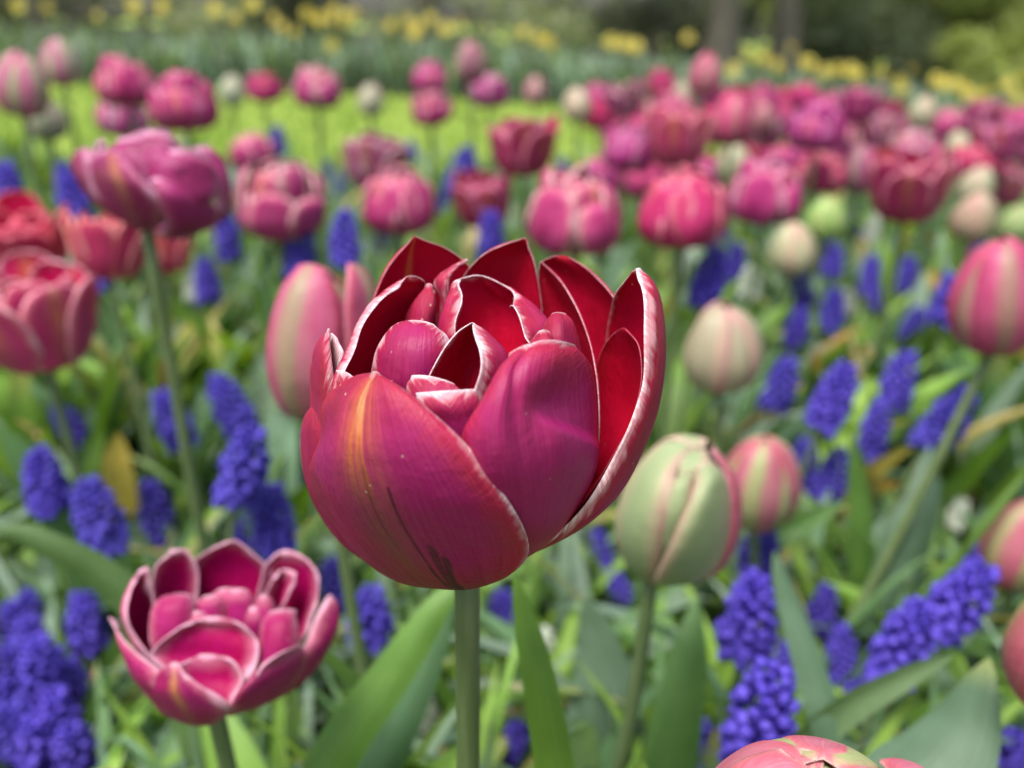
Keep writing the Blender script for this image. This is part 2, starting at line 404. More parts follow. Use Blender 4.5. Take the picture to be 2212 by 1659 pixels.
def seg_mark(u, v, a, b, w):
    a = np.array(a); b = np.array(b); d = b-a; L = (d**2).sum()
    t = np.clip(((u-a[0])*d[0]+(v-a[1])*d[1])/L, 0, 1)
    dist = np.hypot(u-a[0]-t*d[0], (v-a[1]-t*d[1])*1.7)
    return np.clip(1.25*np.exp(-(dist/w)**4), 0, 1)
def hero_marks(u, v):
    s = 0
    for a, b, w_, k in [((.02, .56), (.02, .30), .012, .55), ((.20, .50), (.22, .22), .013, .85), ((-.10, .48), (-.08, .26), .010, .4),
                        ((.21, .24), (.25, .13), .026, .95), ((.335, .30), (.28, .17), .036, .85), ((.40, .27), (.31, .16), .034, 1), ((.37, .17), (.33, .10), .05, 1)]:
        s = np.maximum(s, k*seg_mark(u, v, a, b, w_))
    return s
def A_flame(u, v): return 0
def B_disp(u, v):
    # crease from the top notch down the middle, the dent on the right and the fold line under the upper lobe
    c = -.30+.55*(1-v)
    g = -.0011*np.exp(-((u-c)/.15)**2)*smooth(.45, .65, v)*smooth(1.05, .85, v)
    t = (v-(.70-.10*(u-.3)))
    lip = .0015*smooth(-.02, -.06, t)*np.exp(-((t+.06)/.12)**2)*smooth(.1, .35, u)*smooth(1.02, .8, u)
    lobe = .0018*np.exp(-((v-.86)/.10)**2)*np.exp(-((u-.35)/.35)**2)
    dent = -.0018*np.exp(-((v-.70)/.06)**2)*np.exp(-((u-.35)/.3)**2)
    return g+lip+lobe+dent

PET = {
 'A': dict(sign=1, rows=[
   [(762,1472,0),(775,1480,-1),(792,1480,0)],
   [(425,1470,-3),(640,1545,-17),(965,1490,-19)],
   [(235,1290,-1),(450,1330,-27),(1036,1400,-26)],
   [(122,1060,-4),(355,1110,-32),(948,1190,-36.5)],
   [(165,905,-12),(330,905,-32),(742,915,-37)],
   [(170,780,-14),(345,765,-29.5),(590,768,-33)],
   [(262,686,-19),(372,688,-27),(478,684,-29)],
   [(385,645,-25),(392,643,-25),(398,644,-25)]], roll=.0009, wav=.0009, flame=1.0, fu0=-.02, fw=.20, n=150, m=150, mark=hero_marks, seed=3),
 'B': dict(sign=1, rows=[
   [(775,1480,0),(795,1485,-2),(812,1480,0)],
   [(800,1450,-20),(960,1430,-20),(1100,1372,-12)],
   [(790,1250,-30),(1050,1250,-30),(1255,1200,-12)],
   [(745,1060,-33),(1040,1050,-36),(1325,1020,-10)],
   [(740,905,-33),(1020,870,-36),(1328,850,-9)],
   [(828,765,-31),(1020,700,-33),(1316,700,-10)],
   [(900,640,-28),(1030,598,-29),(1290,600,-13)],
   [(955,568,-25),(1085,516,-24),(1225,532,-17)]], roll=.0010, wav=.0006, disp=B_disp, n=130, m=120, seed=5),
 'C': dict(sign=1, rows=[
   [(790,1480,0),(800,1480,1),(800,1470,3)],
   [(1100,1366,-13),(1112,1370,-6),(1000,1380,8)],
   [(1220,1270,-17),(1265,1280,-6),(1120,1250,16)],
   [(1330,1130,-18),(1405,1145,-3),(1220,1080,22)],
   [(1425,960,-17),(1500,965,0),(1300,900,24)],
   [(1485,820,-15),(1555,800,2),(1340,720,25)],
   [(1525,660,-12),(1584,600,4),(1365,540,25)],
   [(1532,450,-8),(1584,440,6),(1380,400,22)],
   [(1515,290,-2),(1557,300,6),(1400,310,17)],
   [(1480,214,4),(1497,212,6),(1466,224,9)]], roll=.0008, wav=.0003, frill=.0006, seed=8),
 'G': dict(sign=-1, rows=[
   [(760,1450,2),(775,1445,5),(790,1450,3)],
   [(560,1250,18),(640,1150,27),(760,1200,24)],
   [(420,950,24),(560,850,36),(820,900,34)],
   [(350,650,25),(550,600,38),(850,650,37)],
   [(350,430,25),(550,400,37),(850,420,37)],
   [(388,290,26),(550,260,36),(825,250,36)],
   [(440,188,28),(552,160,34.5),(735,145,35)],
   [(500,118,30),(554,110,33),(640,97,34)],
   [(552,80,32),(555,78,32),(560,79,32)]], roll=.001, wav=.0004, flame=.7, fu0=-.12, fw=.07, seed=11),
 'F': dict(sign=-1, rows=[
   [(780,1440,3),(800,1435,6),(820,1440,3)],
   [(720,1150,24),(880,1100,28),(1020,1150,20)],
   [(690,800,31),(910,750,36),(1080,800,27)],
   [(690,550,33),(920,500,37),(1110,550,29)],
   [(715,350,33),(930,320,37),(1106,390,30)],
   [(775,200,32),(950,210,36),(1084,230,31)],
   [(865,122,32),(985,135,35),(1064,150,31.5)],
   [(945,94,32),(1005,102,33),(1042,108,32)],
   [(1012,87,32),(1018,86,32),(1024,88,32)]], roll=.0012, wav=.0005, seed=13),
 'E': dict(sign=-1, rows=[
   [(810,1430,4),(825,1430,4),(830,1440,2)],
   [(960,1150,22),(1130,1120,20),(1250,1180,-2)],
   [(1060,850,31),(1230,830,22),(1328,960,-6)],
   [(1080,650,33),(1250,650,24),(1332,790,-5)],
   [(1085,480,34),(1225,500,27),(1319,640,0)],
   [(1080,350,34.5),(1190,370,30.5),(1287,495,8)],
   [(1070,260,35),(1140,270,33),(1225,348,18)],
   [(1075,200,35),(1105,208,34),(1155,246,27)],
   [(1082,184,35),(1090,188,34.5),(1105,205,32.5)]], roll=.0003, rollw=.002, wav=.0003, seed=17),
 'D': dict(sign=-1, rows=[
   [(810,1430,5),(830,1430,5),(845,1440,4)],
   [(1000,1150,26),(1180,1130,26),(1300,1180,15)],
   [(1080,850,35),(1290,820,31),(1440,850,19)],
   [(1090,600,38),(1310,580,34),(1480,640,20)],
   [(1085,400,39),(1300,420,35),(1460,480,20)],
   [(1080,280,39),(1280,310,36),(1425,370,22)],
   [(1080,205,39),(1230,230,37),(1350,268,28)],
   [(1100,168,38),(1180,180,37),(1262,192,33)],
   [(1140,161,37),(1165,159,37),(1195,162,36)]], roll=.0008, wav=.0005, seed=19),
 'D2': dict(sign=-1, rows=[
   [(830,1440,2),(850,1440,2),(860,1450,0)],
   [(1120,1200,8),(1200,1200,2),(1230,1230,-12)],
   [(1250,950,14),(1370,960,10),(1400,980,-12)],
   [(1290,760,16),(1450,790,10),(1478,825,-11)],
   [(1310,640,16),(1460,650,10),(1512,660,-8)],
   [(1345,540,15),(1450,550,10),(1500,540,-4)],
   [(1400,475,12),(1430,472,9),(1460,484,3)],
   [(1425,462,9),(1430,461,8.5),(1438,464,7)]], roll=.0003, wav=.0004, seed=23),
 'H': dict(sign=-1, rows=[
   [(740,1430,0),(755,1420,3),(775,1420,5)],
   [(420,1200,-12),(450,1050,10),(640,1050,20)],
   [(240,900,-17),(350,800,14),(600,800,23)],
   [(208,700,-15),(370,620,17),(640,620,24)],
   [(266,560,-7),(420,480,20),(660,480,25)],
   [(308,440,0),(460,390,21),(660,400,25)],
   [(378,340,8),(500,320,21),(650,330,24)],
   [(470,270,15),(545,262,21),(622,285,24)],
   [(520,247,18),(557,245,20),(597,264,22)]], roll=.0018, rollw=.0035, wav=.0004, frill=.0006, seed=29),
 'Hc': dict(sign=1, rows=[
   b3(740,1350,3),
   [(520,900,10),(590,900,6),(660,900,12)],
   [(490,560,17),(580,560,11),(655,560,16)],
   [(505,430,19),(585,440,13),(652,440,17)],
   [(530,370,20),(600,375,14.5),(662,378,17.5)],
   [(562,325,20.5),(615,325,16.5),(655,335,18.5)],
   [(605,280,21),(620,276,20),(632,285,20)]], roll=.0008, seed=31, wav=.0004),
 'J': dict(sign=1, rows=[
   b3(750,1300,4),
   [(650,800,18),(670,800,16),(690,800,18)],
   [(646,470,22),(662,455,19.5),(674,428,21)],
   [(660,385,23),(678,385,20),(690,380,22)],
   [(654,335,24),(682,330,20.5),(702,322,22)],
   [(630,275,26),(676,262,21.5),(712,265,23)],
   [(690,214,28),(714,215,24.5),(739,207,26)],
   [(770,174,30),(778,176,29),(786,180,30)]], roll=.0008, frill=.0010, seed=37),
 'I': dict(sign=1, rows=[
   b3(740,1400,-3),
   [(420,1000,-6),(560,1000,-14),(720,1000,-9)],
   [(365,750,-4),(520,780,-14),(710,800,-9)],
   [(372,620,-3),(530,650,-14),(716,640,-8)],
   [(396,540,-2),(540,545,-12),(712,540,-7)],
   [(440,478,1),(555,475,-8),(694,490,-6)],
   [(500,438,4),(567,430,-1),(636,447,-3)]], roll=.0004, wav=.0007, seed=41),
 'K': dict(sign=-1, rows=[
   [(780,1350,2),(775,1350,3),(790,1340,6),(810,1350,3),(805,1350,2)],
   [(800,800,-2),(690,780,6),(860,740,20),(1060,780,6),(960,800,-4)],
   [(752,560,2),(665,540,10),(870,520,23),(1100,560,9),(1020,560,-4)],
   [(750,448,5),(664,445,12),(870,420,24),(1110,440,11),(1008,500,-1)],
   [(766,371,8),(690,360,14),(865,340,24),(1085,400,12),(985,440,3)],
   [(766,320,11),(710,305,16),(850,290,23),(1040,356,14),(968,398,6)],
   [(748,262,15),(737,260,17),(835,243,21),(960,306,17),(970,375,10)]], roll=-.0012, rollw=.003, frill=.0012, wav=.0003, seed=43, n=90, m=110),
 'M': dict(sign=-1, rows=[
   [(760,1400,-6),(790,1400,-5),(830,1400,-7),(800,1405,-12)],
   [(560,900,-22),(760,880,-10),(950,880,-20),(760,900,-28)],
   [(592,720,-21),(760,700,-6),(950,720,-17),(800,760,-26)],
   [(622,634,-19),(780,620,-5),(948,640,-15),(836,655,-24)],
   [(681,538,-16),(800,530,-6),(928,560,-14),(834,557,-21)],
   [(742,466,-12),(802,470,-8),(872,500,-13),(813,499,-17)],
   [(790,442,-11),(797,440,-10),(806,444,-11),(800,447,-13)]], roll=.0003, wav=.0003, frill=.0004, seed=47, n=80, m=90),
 'La': dict(sign=1, rows=[
   b3(1000,1350,0),
   [(1050,900,-8),(1150,900,-16),(1280,900,-4)],
   [(1085,600,-8),(1170,620,-15),(1262,620,-5)],
   [(1090,500,-7),(1165,500,-13),(1242,530,-5)],
   [(1100,440,-5),(1165,430,-9.5),(1217,450,-4)],
   [(1132,402,-3),(1158,396,-4),(1187,402,-3)]], roll=.0004, wav=.0008, seed=53, n=50, m=41),
 'Lb': dict(sign=1, rows=[
   b3(950,1350,-5),
   [(960,800,-14),(1080,800,-20),(1200,800,-13)],
   [(1020,580,-13),(1095,590,-18.5),(1168,580,-12)],
   [(1038,512,-12),(1100,510,-16),(1154,512,-11)],
   [(1075,477,-11),(1100,470,-12),(1127,482,-10)]], roll=.0004, wav=.0006, seed=59, n=50, m=41),
 'N1': dict(sign=1, rows=[
   b3(760,1380,-6),
   [(520,900,-20),(650,900,-27),(780,900,-24)],
   [(510,760,-18),(640,760,-25),(782,780,-23)],
   [(515,690,-16),(640,690,-22.5),(768,725,-22)],
   [(545,660,-15),(625,664,-20),(720,694,-21)]], roll=.0012, wav=.0003, frill=.0004, seed=61, n=50, m=41),
 'N2': dict(sign=1, rows=[
   b3(770,1380,-8),
   [(600,1000,-27),(740,1000,-31),(860,960,-27)],
   [(560,850,-26),(720,850,-31),(860,830,-26)],
   [(550,760,-25),(700,770,-30.5),(838,750,-25)],
   [(562,733,-24),(692,724,-28),(818,716,-24)]], roll=.0012, wav=.0004, frill=.0003, seed=67, n=50, m=51),
 'P1': dict(sign=1, rows=[
   b3(740,1460,0),
   [(250,1250,4),(200,1250,-4),(330,1200,-10)],
   [(130,950,3),(140,950,-6),(250,900,-12)],
   [(119,760,3),(165,760,-8),(230,740,-11)],
   [(119,620,3),(165,620,-7),(228,640,-9)],
   [(138,528,2),(172,540,-5),(216,545,-6)],
   [(165,488,1),(190,490,-2.5),(208,500,-3)],
   [(193,466,0),(197,464,0),(201,467,0)]], roll=.0015, wav=.0004, seed=71, n=60, m=41),
 'P2': dict(sign=1, rows=[
   b3(300,1100,0),
   [(190,800,0),(230,800,-5),(290,800,-4)],
   [(195,620,2),(232,620,-4),(266,600,-4)],
   [(200,540,3),(232,545,-3),(264,560,-4)],
   [(206,483,3),(216,488,1),(234,506,0)]], roll=.0003, seed=73, n=40, m=31),
 'P3': dict(sign=1, rows=[
   b3(400,1200,-10),
   [(220,850,-13),(260,850,-18),(320,850,-18)],
   [(222,700,-12),(262,700,-17),(307,710,-17)],
   [(228,638,-11),(264,643,-13.5),(300,666,-15)]], roll=.0006, seed=79, n=40, m=31),
 'Lp': dict(sign=1, rows=[
   b3(740,1470,0),
   [(330,1420,10),(300,1390,-2),(420,1400,-10)],
   [(160,1180,14),(138,1180,0),(260,1200,-12)],
   [(110,1000,14),(97,1000,0),(220,1000,-13)],
   [(110,900,13),(94,880,0),(195,880,-11)],
   [(130,830,10),(108,822,0),(185,800,-8)],
   [(150,785,4),(152,778,-2),(176,766,-5)]], roll=.0006, wav=.0003, seed=83, n=60, m=41),
}
RIMK = dict(A=.85, B=.9, C=1.3, G=.35, F=.5, E=.5, D=.32, D2=.12, H=1.3, Hc=.8, J=1.4, I=1.9, K=1.4, M=1.6, La=.9, Lb=1.2, N1=1.5, N2=1.5, P1=1.2, P2=3.0, P3=1.4, Lp=.8)
for key, p in PET.items():
    P = hero_surface(p['rows'], p.get('n', 70), p.get('m', 61))
    mb = MB()
    petal_sheet(mb, P, p['sign'], .0006, p.get('roll', 0), p.get('rollw', .003), True, p.get('wav', 0), p.get('frill', 0), p.get('seed', 1),
                p.get('flame', 0), p.get('fu0', 0), p.get('fw', .2), p.get('mark'), p.get('disp'), True, RIMK[key])
    o = hero_part("petal", mb.build("petal", [M['hero_out'], M['hero_in']]))
    if key == 'A': o["label"] = "broad front petal with a yellow flame and dark smudges"
    if key == 'C': o["label"] = "tall outer petal with a pale rolled margin"
# stem
t_ = np.linspace(0, 1, 14)[:, None]
g3 = np.array(HERO.location)
mb = MB(); tube(mb, g3*(1-t_)+hb*t_+np.array([.006, 0, 0])*np.sin(t_*math.pi), .0031+.0004*(1-t_[:, 0]), 20)
hero_part("stem", mb.build("stem", M['stem']))

# ------------------------------------------------------------------ the other tulips: a few heads, each petal a mesh of its own
VK = np.array([0, .15, .4, .7, .9, 1.0])
PROF = {'bud':  ([.14, .66, 1.0, .80, .38, .03], [0, .05, .32, .72, .93, 1.0]),
        'cup':  ([.14, .72, 1.05, 1.02, .86, .66], [0, .04, .30, .70, .92, 1.0]),
        'open': ([.14, .75, 1.12, 1.30, 1.38, 1.36], [0, .04, .27, .64, .90, 1.0]),
        'wide': ([.14, .80, 1.30, 1.60, 1.75, 1.78], [0, .05, .26, .62, .88, 1.0])}
def petal_grid(prof, theta, H, Rr, W, n=22, m=17, point=.55, lean=0.0, twist=0.0, lobe=1.0, ridge=0.0):
    r_, z_ = PROF[prof]
    v = np.linspace(0, 1, n); v = 1-(1-v)**1.25
    r = cubic(VK, np.array(r_)*Rr, v) + lean*v**2*Rr; z = cubic(VK, np.array(z_)*H, v)
    wd = W*(.30+.70*smooth(0, .5, v))*np.clip(1-np.clip((v-.52)/.48, 0, 1)**(2.4), 0, 1)**point
    u = np.linspace(-1, 1, m)
    rc = np.maximum(r, .35*Rr)*1.08*lobe
    a = u[None]*wd[:, None]/rc[:, None]
    x = rc[:, None]*np.sin(a); y = r[:, None]-rc[:, None]*(1-np.cos(a))
    x = x + twist*W*v[:, None]**2; y = y + ridge*Rr*(np.exp(-(u[None]/.16)**2)*smooth(.1, .4, v)[:, None]*smooth(1, .8, v)[:, None])
    P = np.stack([x, -y, z[:, None]*np.ones_like(x)], -1)         # petal at theta = 0 faces -Y
    c, s = math.cos(theta), math.sin(theta)
    return P @ np.array([[c, s, 0], [-s, c, 0], [0, 0, 1]])
def make_head(kind, seed, mats, fine=False):
    """list of petal meshes; head is 1 cm = 0.01, receptacle at the origin, about 4.5 - 5.5 cm tall"""
    r = random.Random(seed); out = []
    n, m = (40, 31) if fine else (18, 13)
    def put(prof, th, H, Rr, W, **k):
        mb = MB()
        kw = {q: k.pop(q) for q in ('roll', 'rollw', 'wav', 'frill', 'flame') if q in k}
        petal_sheet(mb, petal_grid(prof, th, H, Rr, W, n, m, **k), 1, .0009, kw.get('roll', .0006), kw.get('rollw', .004), True,
                    kw.get('wav', .0012), kw.get('frill', .0008), r.randint(0, 9999), kw.get('flame', 0), 0, .25)
        out.append(mb.build("petal", mats))
    if kind in ('bud', 'green'):
        H, Rr = (.058, .0235) if kind == 'bud' else (.054, .0235)
        rg_ = .06 if kind == 'green' else .03
        for k in range(3): put('bud', k*2.094+r.uniform(-.2, .2), H*r.uniform(.90, .96), Rr*.90, .024, point=.6, frill=0, lobe=.78, ridge=rg_)
        for k in range(3): put('bud', 1.047+k*2.094+r.uniform(-.25, .25), H*r.uniform(.97, 1.04), Rr*1.0, .0205, point=.75, lean=r.uniform(0, .10), frill=.0003, wav=.0012, lobe=.64, ridge=rg_)
    elif kind == 'flare':
        H, Rr = .060, .0225
        for k in range(3): put('bud', k*2.094-.5, H*.93, Rr*.9, .025, point=.6, frill=0, lobe=.9, ridge=.03)
        put('bud', -.35, H*1.0, Rr, .0235, point=.7, frill=0, lobe=.8, ridge=.05)
        put('bud', 1.35, H*1.02, Rr*1.05, .018, point=.8, lean=.62, frill=0, lobe=.7, ridge=.04)
        put('bud', 3.4, H*.97, Rr, .0225, point=.7, frill=0, lobe=.8)
    elif kind == 'top':
        H, Rr = .058, .026
        put('bud', -.75, H*.99, Rr, .027, point=.5, frill=0, lobe=.95, lean=.1)
        put('bud', .95, H*1.02, Rr*1.0, .028, point=.38, frill=0, lobe=.9, lean=.45, roll=.004, rollw=.010)
        for k in range(4): put('bud', 2.2+k*1.2, H*.96, Rr*.95, .024, point=.6, frill=0, lean=.1)
        for k in range(3): put('bud', .4+k*2.094, H*.94, Rr*.86, .026, point=.4, frill=0)
    elif kind == 'cup':
        for k in range(6): put('cup', k*1.05+r.uniform(-.4, .4), .050*r.uniform(.75, 1.12), .013, .015, point=.35, lean=r.uniform(-.6, .2), twist=r.uniform(-.4, .4), roll=.002, frill=.002)
        for k in range(7): put('cup', k*.9+r.uniform(-.3, .3), .048*r.uniform(.82, 1.1), .021, .018, point=.4, lean=r.uniform(-.35, .2), twist=r.uniform(-.25, .25), flame=r.choice([0, 0, .6]), frill=.002, wav=.002)
        for k in range(7): put('cup', k*.9+r.uniform(-.3, .3), .045*r.uniform(.72, 1.08), .0285, .020, point=.55, lean=r.uniform(-.15, .42), flame=r.choice([0, 0, .6]), wav=.0025, frill=.0015)
    elif kind == 'open':
        for k in range(6): put('cup', k*1.047+r.uniform(-.4, .4), .034*r.uniform(.8, 1.15), .0125, .014, point=.35, lean=r.uniform(-.5, .3), twist=r.uniform(-.4, .4))
        for k in range(6): put('open', k*1.047+r.uniform(-.3, .3), .041*r.uniform(.85, 1.1), .0195, .018, point=.4, lean=r.uniform(-.3, .1), twist=r.uniform(-.25, .25), roll=.0015)
        for k in range(7): put('open', k*.898+r.uniform(-.25, .25), .042*r.uniform(.85, 1.15), .0255, .022, point=.45, lean=r.uniform(-.15, .2), flame=r.choice([0, 0, .7]), roll=.0012)
    elif kind == 'wide':
        for k in range(4): put('cup', k*1.57+r.uniform(-.4, .4), .026*r.uniform(.8, 1.15), .006, .009, point=.3, lean=r.uniform(-.2, .3), roll=.002, rollw=.006)
        for k in range(7): put('cup', k*.9+r.uniform(-.4, .4), .031*r.uniform(.8, 1.2), .0115, .012, point=.3, lean=r.uniform(-.5, .3), twist=r.uniform(-.4, .4), roll=.002, rollw=.006)
        for k in range(6): put('open', .3+k*1.047+r.uniform(-.3, .3), .036*r.uniform(.85, 1.15), .0175, .0185, point=.35, lean=r.uniform(-.35, .05), twist=r.uniform(-.25, .25), roll=.0025, rollw=.007)
        for k in range(7): put('wide', k*.898+r.uniform(-.2, .2), .040*r.uniform(.9, 1.15), .0225, .021, point=.42, lean=r.uniform(-.1, .15), flame=r.choice([0, 0, .7]), roll=.001, rollw=.006)
    return out
PINK = [M['pink_out'], M['pink_in']]; BUD = [M['bud_out'], M['bud_in']]; GRN = [M['green_out'], M['green_out']]
HEADS = {'cup': [make_head('cup', s, PINK) for s in (1, 2, 3)], 'open': [make_head('open', s, PINK) for s in (4, 5, 6)],
         'wide': [make_head('wide', s, PINK, True) for s in (7, 18)], 'bud': [make_head('bud', s, BUD) for s in (8, 9)],
         'green': [make_head('green', s, GRN) for s in (10, 11)]}
HEADS['bigcup'] = [make_head('cup', 31, PINK, True)]; HEADS['bigbud'] = [make_head('bud', 21, BUD, True)]; HEADS['flare'] = [make_head('flare', 23, BUD, True)]; HEADS['top'] = [make_head('top', 24, BUD, True)]; HEADS['biggreen'] = [make_head('green', 22, GRN, True)]
SIZE = {'flare': (.051, .060), 'top': (.058, .058), 'bigcup': (.066, .046), 'cup': (.066, .046), 'open': (.074, .042), 'wide': (.078, .041), 'bud': (.048, .058), 'green': (.047, .054), 'bigbud': (.048, .058), 'biggreen': (.047, .054)}
def joined(meshes, name):
    bmj = MB(); V = []; F = []; off = 0
    me0 = bpy.data.meshes.new(name); mi = []; at_ = {k: [] for k in ('edge', 'pu', 'pv', 'midflame', 'mark')}
    for me in meshes:
        co = np.zeros(len(me.vertices)*3); me.vertices.foreach_get("co", co); V.append(co.reshape(-1, 3))
        for p in me.polygons: F.append([i+off for i in p.vertices]); mi.append(p.material_index)
        for k in at_:
            a = np.zeros(len(me.vertices), np.float32); me.attributes[k].data.foreach_get("value", a); at_[k].append(a)
        off += len(me.vertices)
    me0.from_pydata(np.concatenate(V).tolist(), [], F)
    for m_ in meshes[0].materials: me0.materials.append(m_)
    me0.polygons.foreach_set("material_index", np.array(mi, np.int32)); me0.polygons.foreach_set("use_smooth", np.ones(len(F), bool))
    for k, v in at_.items():
        a = me0.attributes.new(k, 'FLOAT', 'POINT'); a.data.foreach_set("value", np.concatenate(v))
    return me0
JOINED = {k: [joined(h, "flower_head") for h in v] for k, v in HEADS.items() if k in ('cup', 'open', 'bud', 'green')}

# leaves
LEAF_COLS = [(.13, .24, .11), (.18, .29, .18), (.11, .22, .075), (.19, .34, .055), (.22, .31, .22), (.23, .38, .05)]
def strap(mb, pts, widths, side, fold=.25, m=7, col=(.1, .2, .1), tipcol=None, tipw=.0):
    """ribbon leaf along pts; side = preferred across direction"""
    pts = np.asarray(pts, float); n = len(pts)
    T = np.gradient(pts, axis=0); T /= np.linalg.norm(T, axis=1, keepdims=True)
    S = np.asarray(side, float)[None]-T*(T@np.asarray(side, float))[:, None]; S /= np.linalg.norm(S, axis=1, keepdims=True)
    N = np.cross(T, S); u = np.linspace(-1, 1, m)
    wv = np.asarray(widths)
    P = pts[:, None]+S[:, None]*u[None, :, None]*wv[:, None, None]*.5+N[:, None]*(np.abs(u)**1.5)[None, :, None]*wv[:, None, None]*fold
    v = np.linspace(0, 1, n)
    cc = np.ones((n, m, 1))*np.array(col)[None, None]
    if tipcol is not None:
        t = smooth(1-tipw, 1, v)[:, None, None]; cc = cc*(1-t)+np.array(tipcol)*t
    mb.add(P, grid_faces(n, m).tolist(), 0, pu=np.tile(u, (n, 1)).ravel(), pv=np.tile(v[:, None], (1, m)).ravel(), lc=cc.reshape(-1, 3))
def lance(v, W, base=.55): return W*(base+(1-base)*smooth(0, .35, v))*np.clip(1-np.clip((v-.35)/.65, 0, 1)**2.2, 0, 1)**.8+.0004
def arc(L, bend, n=16, lift=1.45):
    """leaf centreline in the XZ plane: starts near vertical, bends over towards +X"""
    t = np.linspace(0, 1, n); a = lift-bend*t**1.6
    d = np.stack([np.cos(a), 0*a, np.sin(a)], -1)*L/(n-1)
    return np.concatenate([[[0, 0, 0]], np.cumsum(d[:-1], 0)])
def leaf_mesh(seed, L, W, bend, col, tip=None):
    r = random.Random(seed); mb = MB(); n = 16
    p = arc(L, bend, n); t = np.linspace(0, 1, n)
    p[:, 1] += r.uniform(-.15, .15)*L*t**2
    strap(mb, p, lance(t, W)*(1+.06*np.sin(t*14+seed)), (.0, 1, r.uniform(-.15, .15)), r.uniform(.1, .3), 7, col, tip, .3)
    return mb.build("leaf", M['leaf'])
rl = random.Random(77)
LEAVES = [leaf_mesh(i, rl.uniform(.17, .25), rl.uniform(.026, .048), rl.uniform(.3, 1.5), LEAF_COLS[i % len(LEAF_COLS)],
                    (.45, .36, .12) if i % 7 == 5 else None) for i in range(14)]

def mus_depth(px, py, wpx):
    d = .0275*FPX/wpx
    while d > .2:
        p = at(px, py, d)
        if p[2] > float(ground(p[0], p[1]))+.075: break
        d *= .97
    return d
OCC = []      # what the leaves in front should leave in view: (px, py, half width, half height, depth)
def hides(P):
    q = np.asarray(P, float)-CAM; d = np.maximum(q@FW, .02); px = 1106+FPX*(q@RT)/d; py = 829.5-FPX*(q@UP)/d
    for a, b_, rx, ry, dd in OCC:
        if ((((px-a)/rx)**2+((py-b_)/ry)**2 < 1) & (d < dd-.01)).any(): return True
    return False
def turn_leaf(me, loc, sc, r):
    co = np.zeros(len(me.vertices)*3); me.vertices.foreach_get("co", co); co = co.reshape(-1, 3)[::3]*np.array(sc)
    for k in range(10):
        a = r.uniform(0, 6.28); c, s = math.cos(a), math.sin(a)
        Q = np.stack([co[:, 0]*c-co[:, 1]*s, co[:, 0]*s+co[:, 1]*c, co[:, 2]], -1)+np.array(loc)
        if not hides(Q): return a
    return None
TUL = []      # (root, px, py, width)
def tulip(px, py, wpx, kind, label, tint=(1, 1, 1), tilt=None, seed=0, group=None, leaves=2, hscale=1.0, lowdet=None, lean=None, rotz=None, sk=1.0):
    r = random.Random(seed*131+int(px)*7+int(py))
    Wd, Hh = SIZE[kind]
    sc = r.uniform(.94, 1.06)*sk
    depth = Wd*sc*FPX/wpx
    c = at(px, py, depth)
    head = c-np.array([0, 0, Hh*sc*hscale*.5])
    lx, ly = lean if lean else (r.uniform(-.03, .03), r.uniform(-.02, .03))
    bx, by = head[0]+lx, head[1]+ly
    gz = float(ground(bx, by))
    root = empty("tulip", (bx, by, gz)); setp(root, label, "tulip", group)
    tl = tilt if tilt else (r.uniform(-.12, .12), r.uniform(-.12, .12))
    rot = (tl[0], tl[1], r.uniform(0, 6.28) if rotz is None else rotz)
    loc = Vector(head)-root.location
    low = (wpx < 78) if lowdet is None else lowdet
    base = 'cup' if kind == 'wide' and low else kind
    pool = JOINED[base] if low else HEADS[kind]
    ms = pool[r.randrange(len(pool))]
    for me in ([ms] if low else ms):
        o = link("flower_head" if low else "petal", me, root); o.location = loc; o.rotation_euler = rot; o.scale = (sc, sc, sc*hscale)
        o.color = (*tint, 1)
    t = np.linspace(0, 1, 9)[:, None]; mb = MB()
    pts = np.array(loc)*t; pts[:, :2] = np.array(loc)[:2]*(t**.7); 
    tube(mb, pts, .0028*sc+.0006*(1-t[:, 0]), 8)
    link("stem", mb.build("stem", M['stem']), root)
    for k in range(leaves):
        me = LEAVES[r.randrange(len(LEAVES))]; s_ = r.uniform(.8, 1.1); s3 = (s_, s_, s_*min(1, loc[2]/.25))
        a = turn_leaf(me, root.location, s3, r)
        if a is None: continue
        o = link("leaf", me, root); o.rotation_euler = (0, 0, a); o.scale = s3
    TUL.append((root, px, py, wpx)); return root

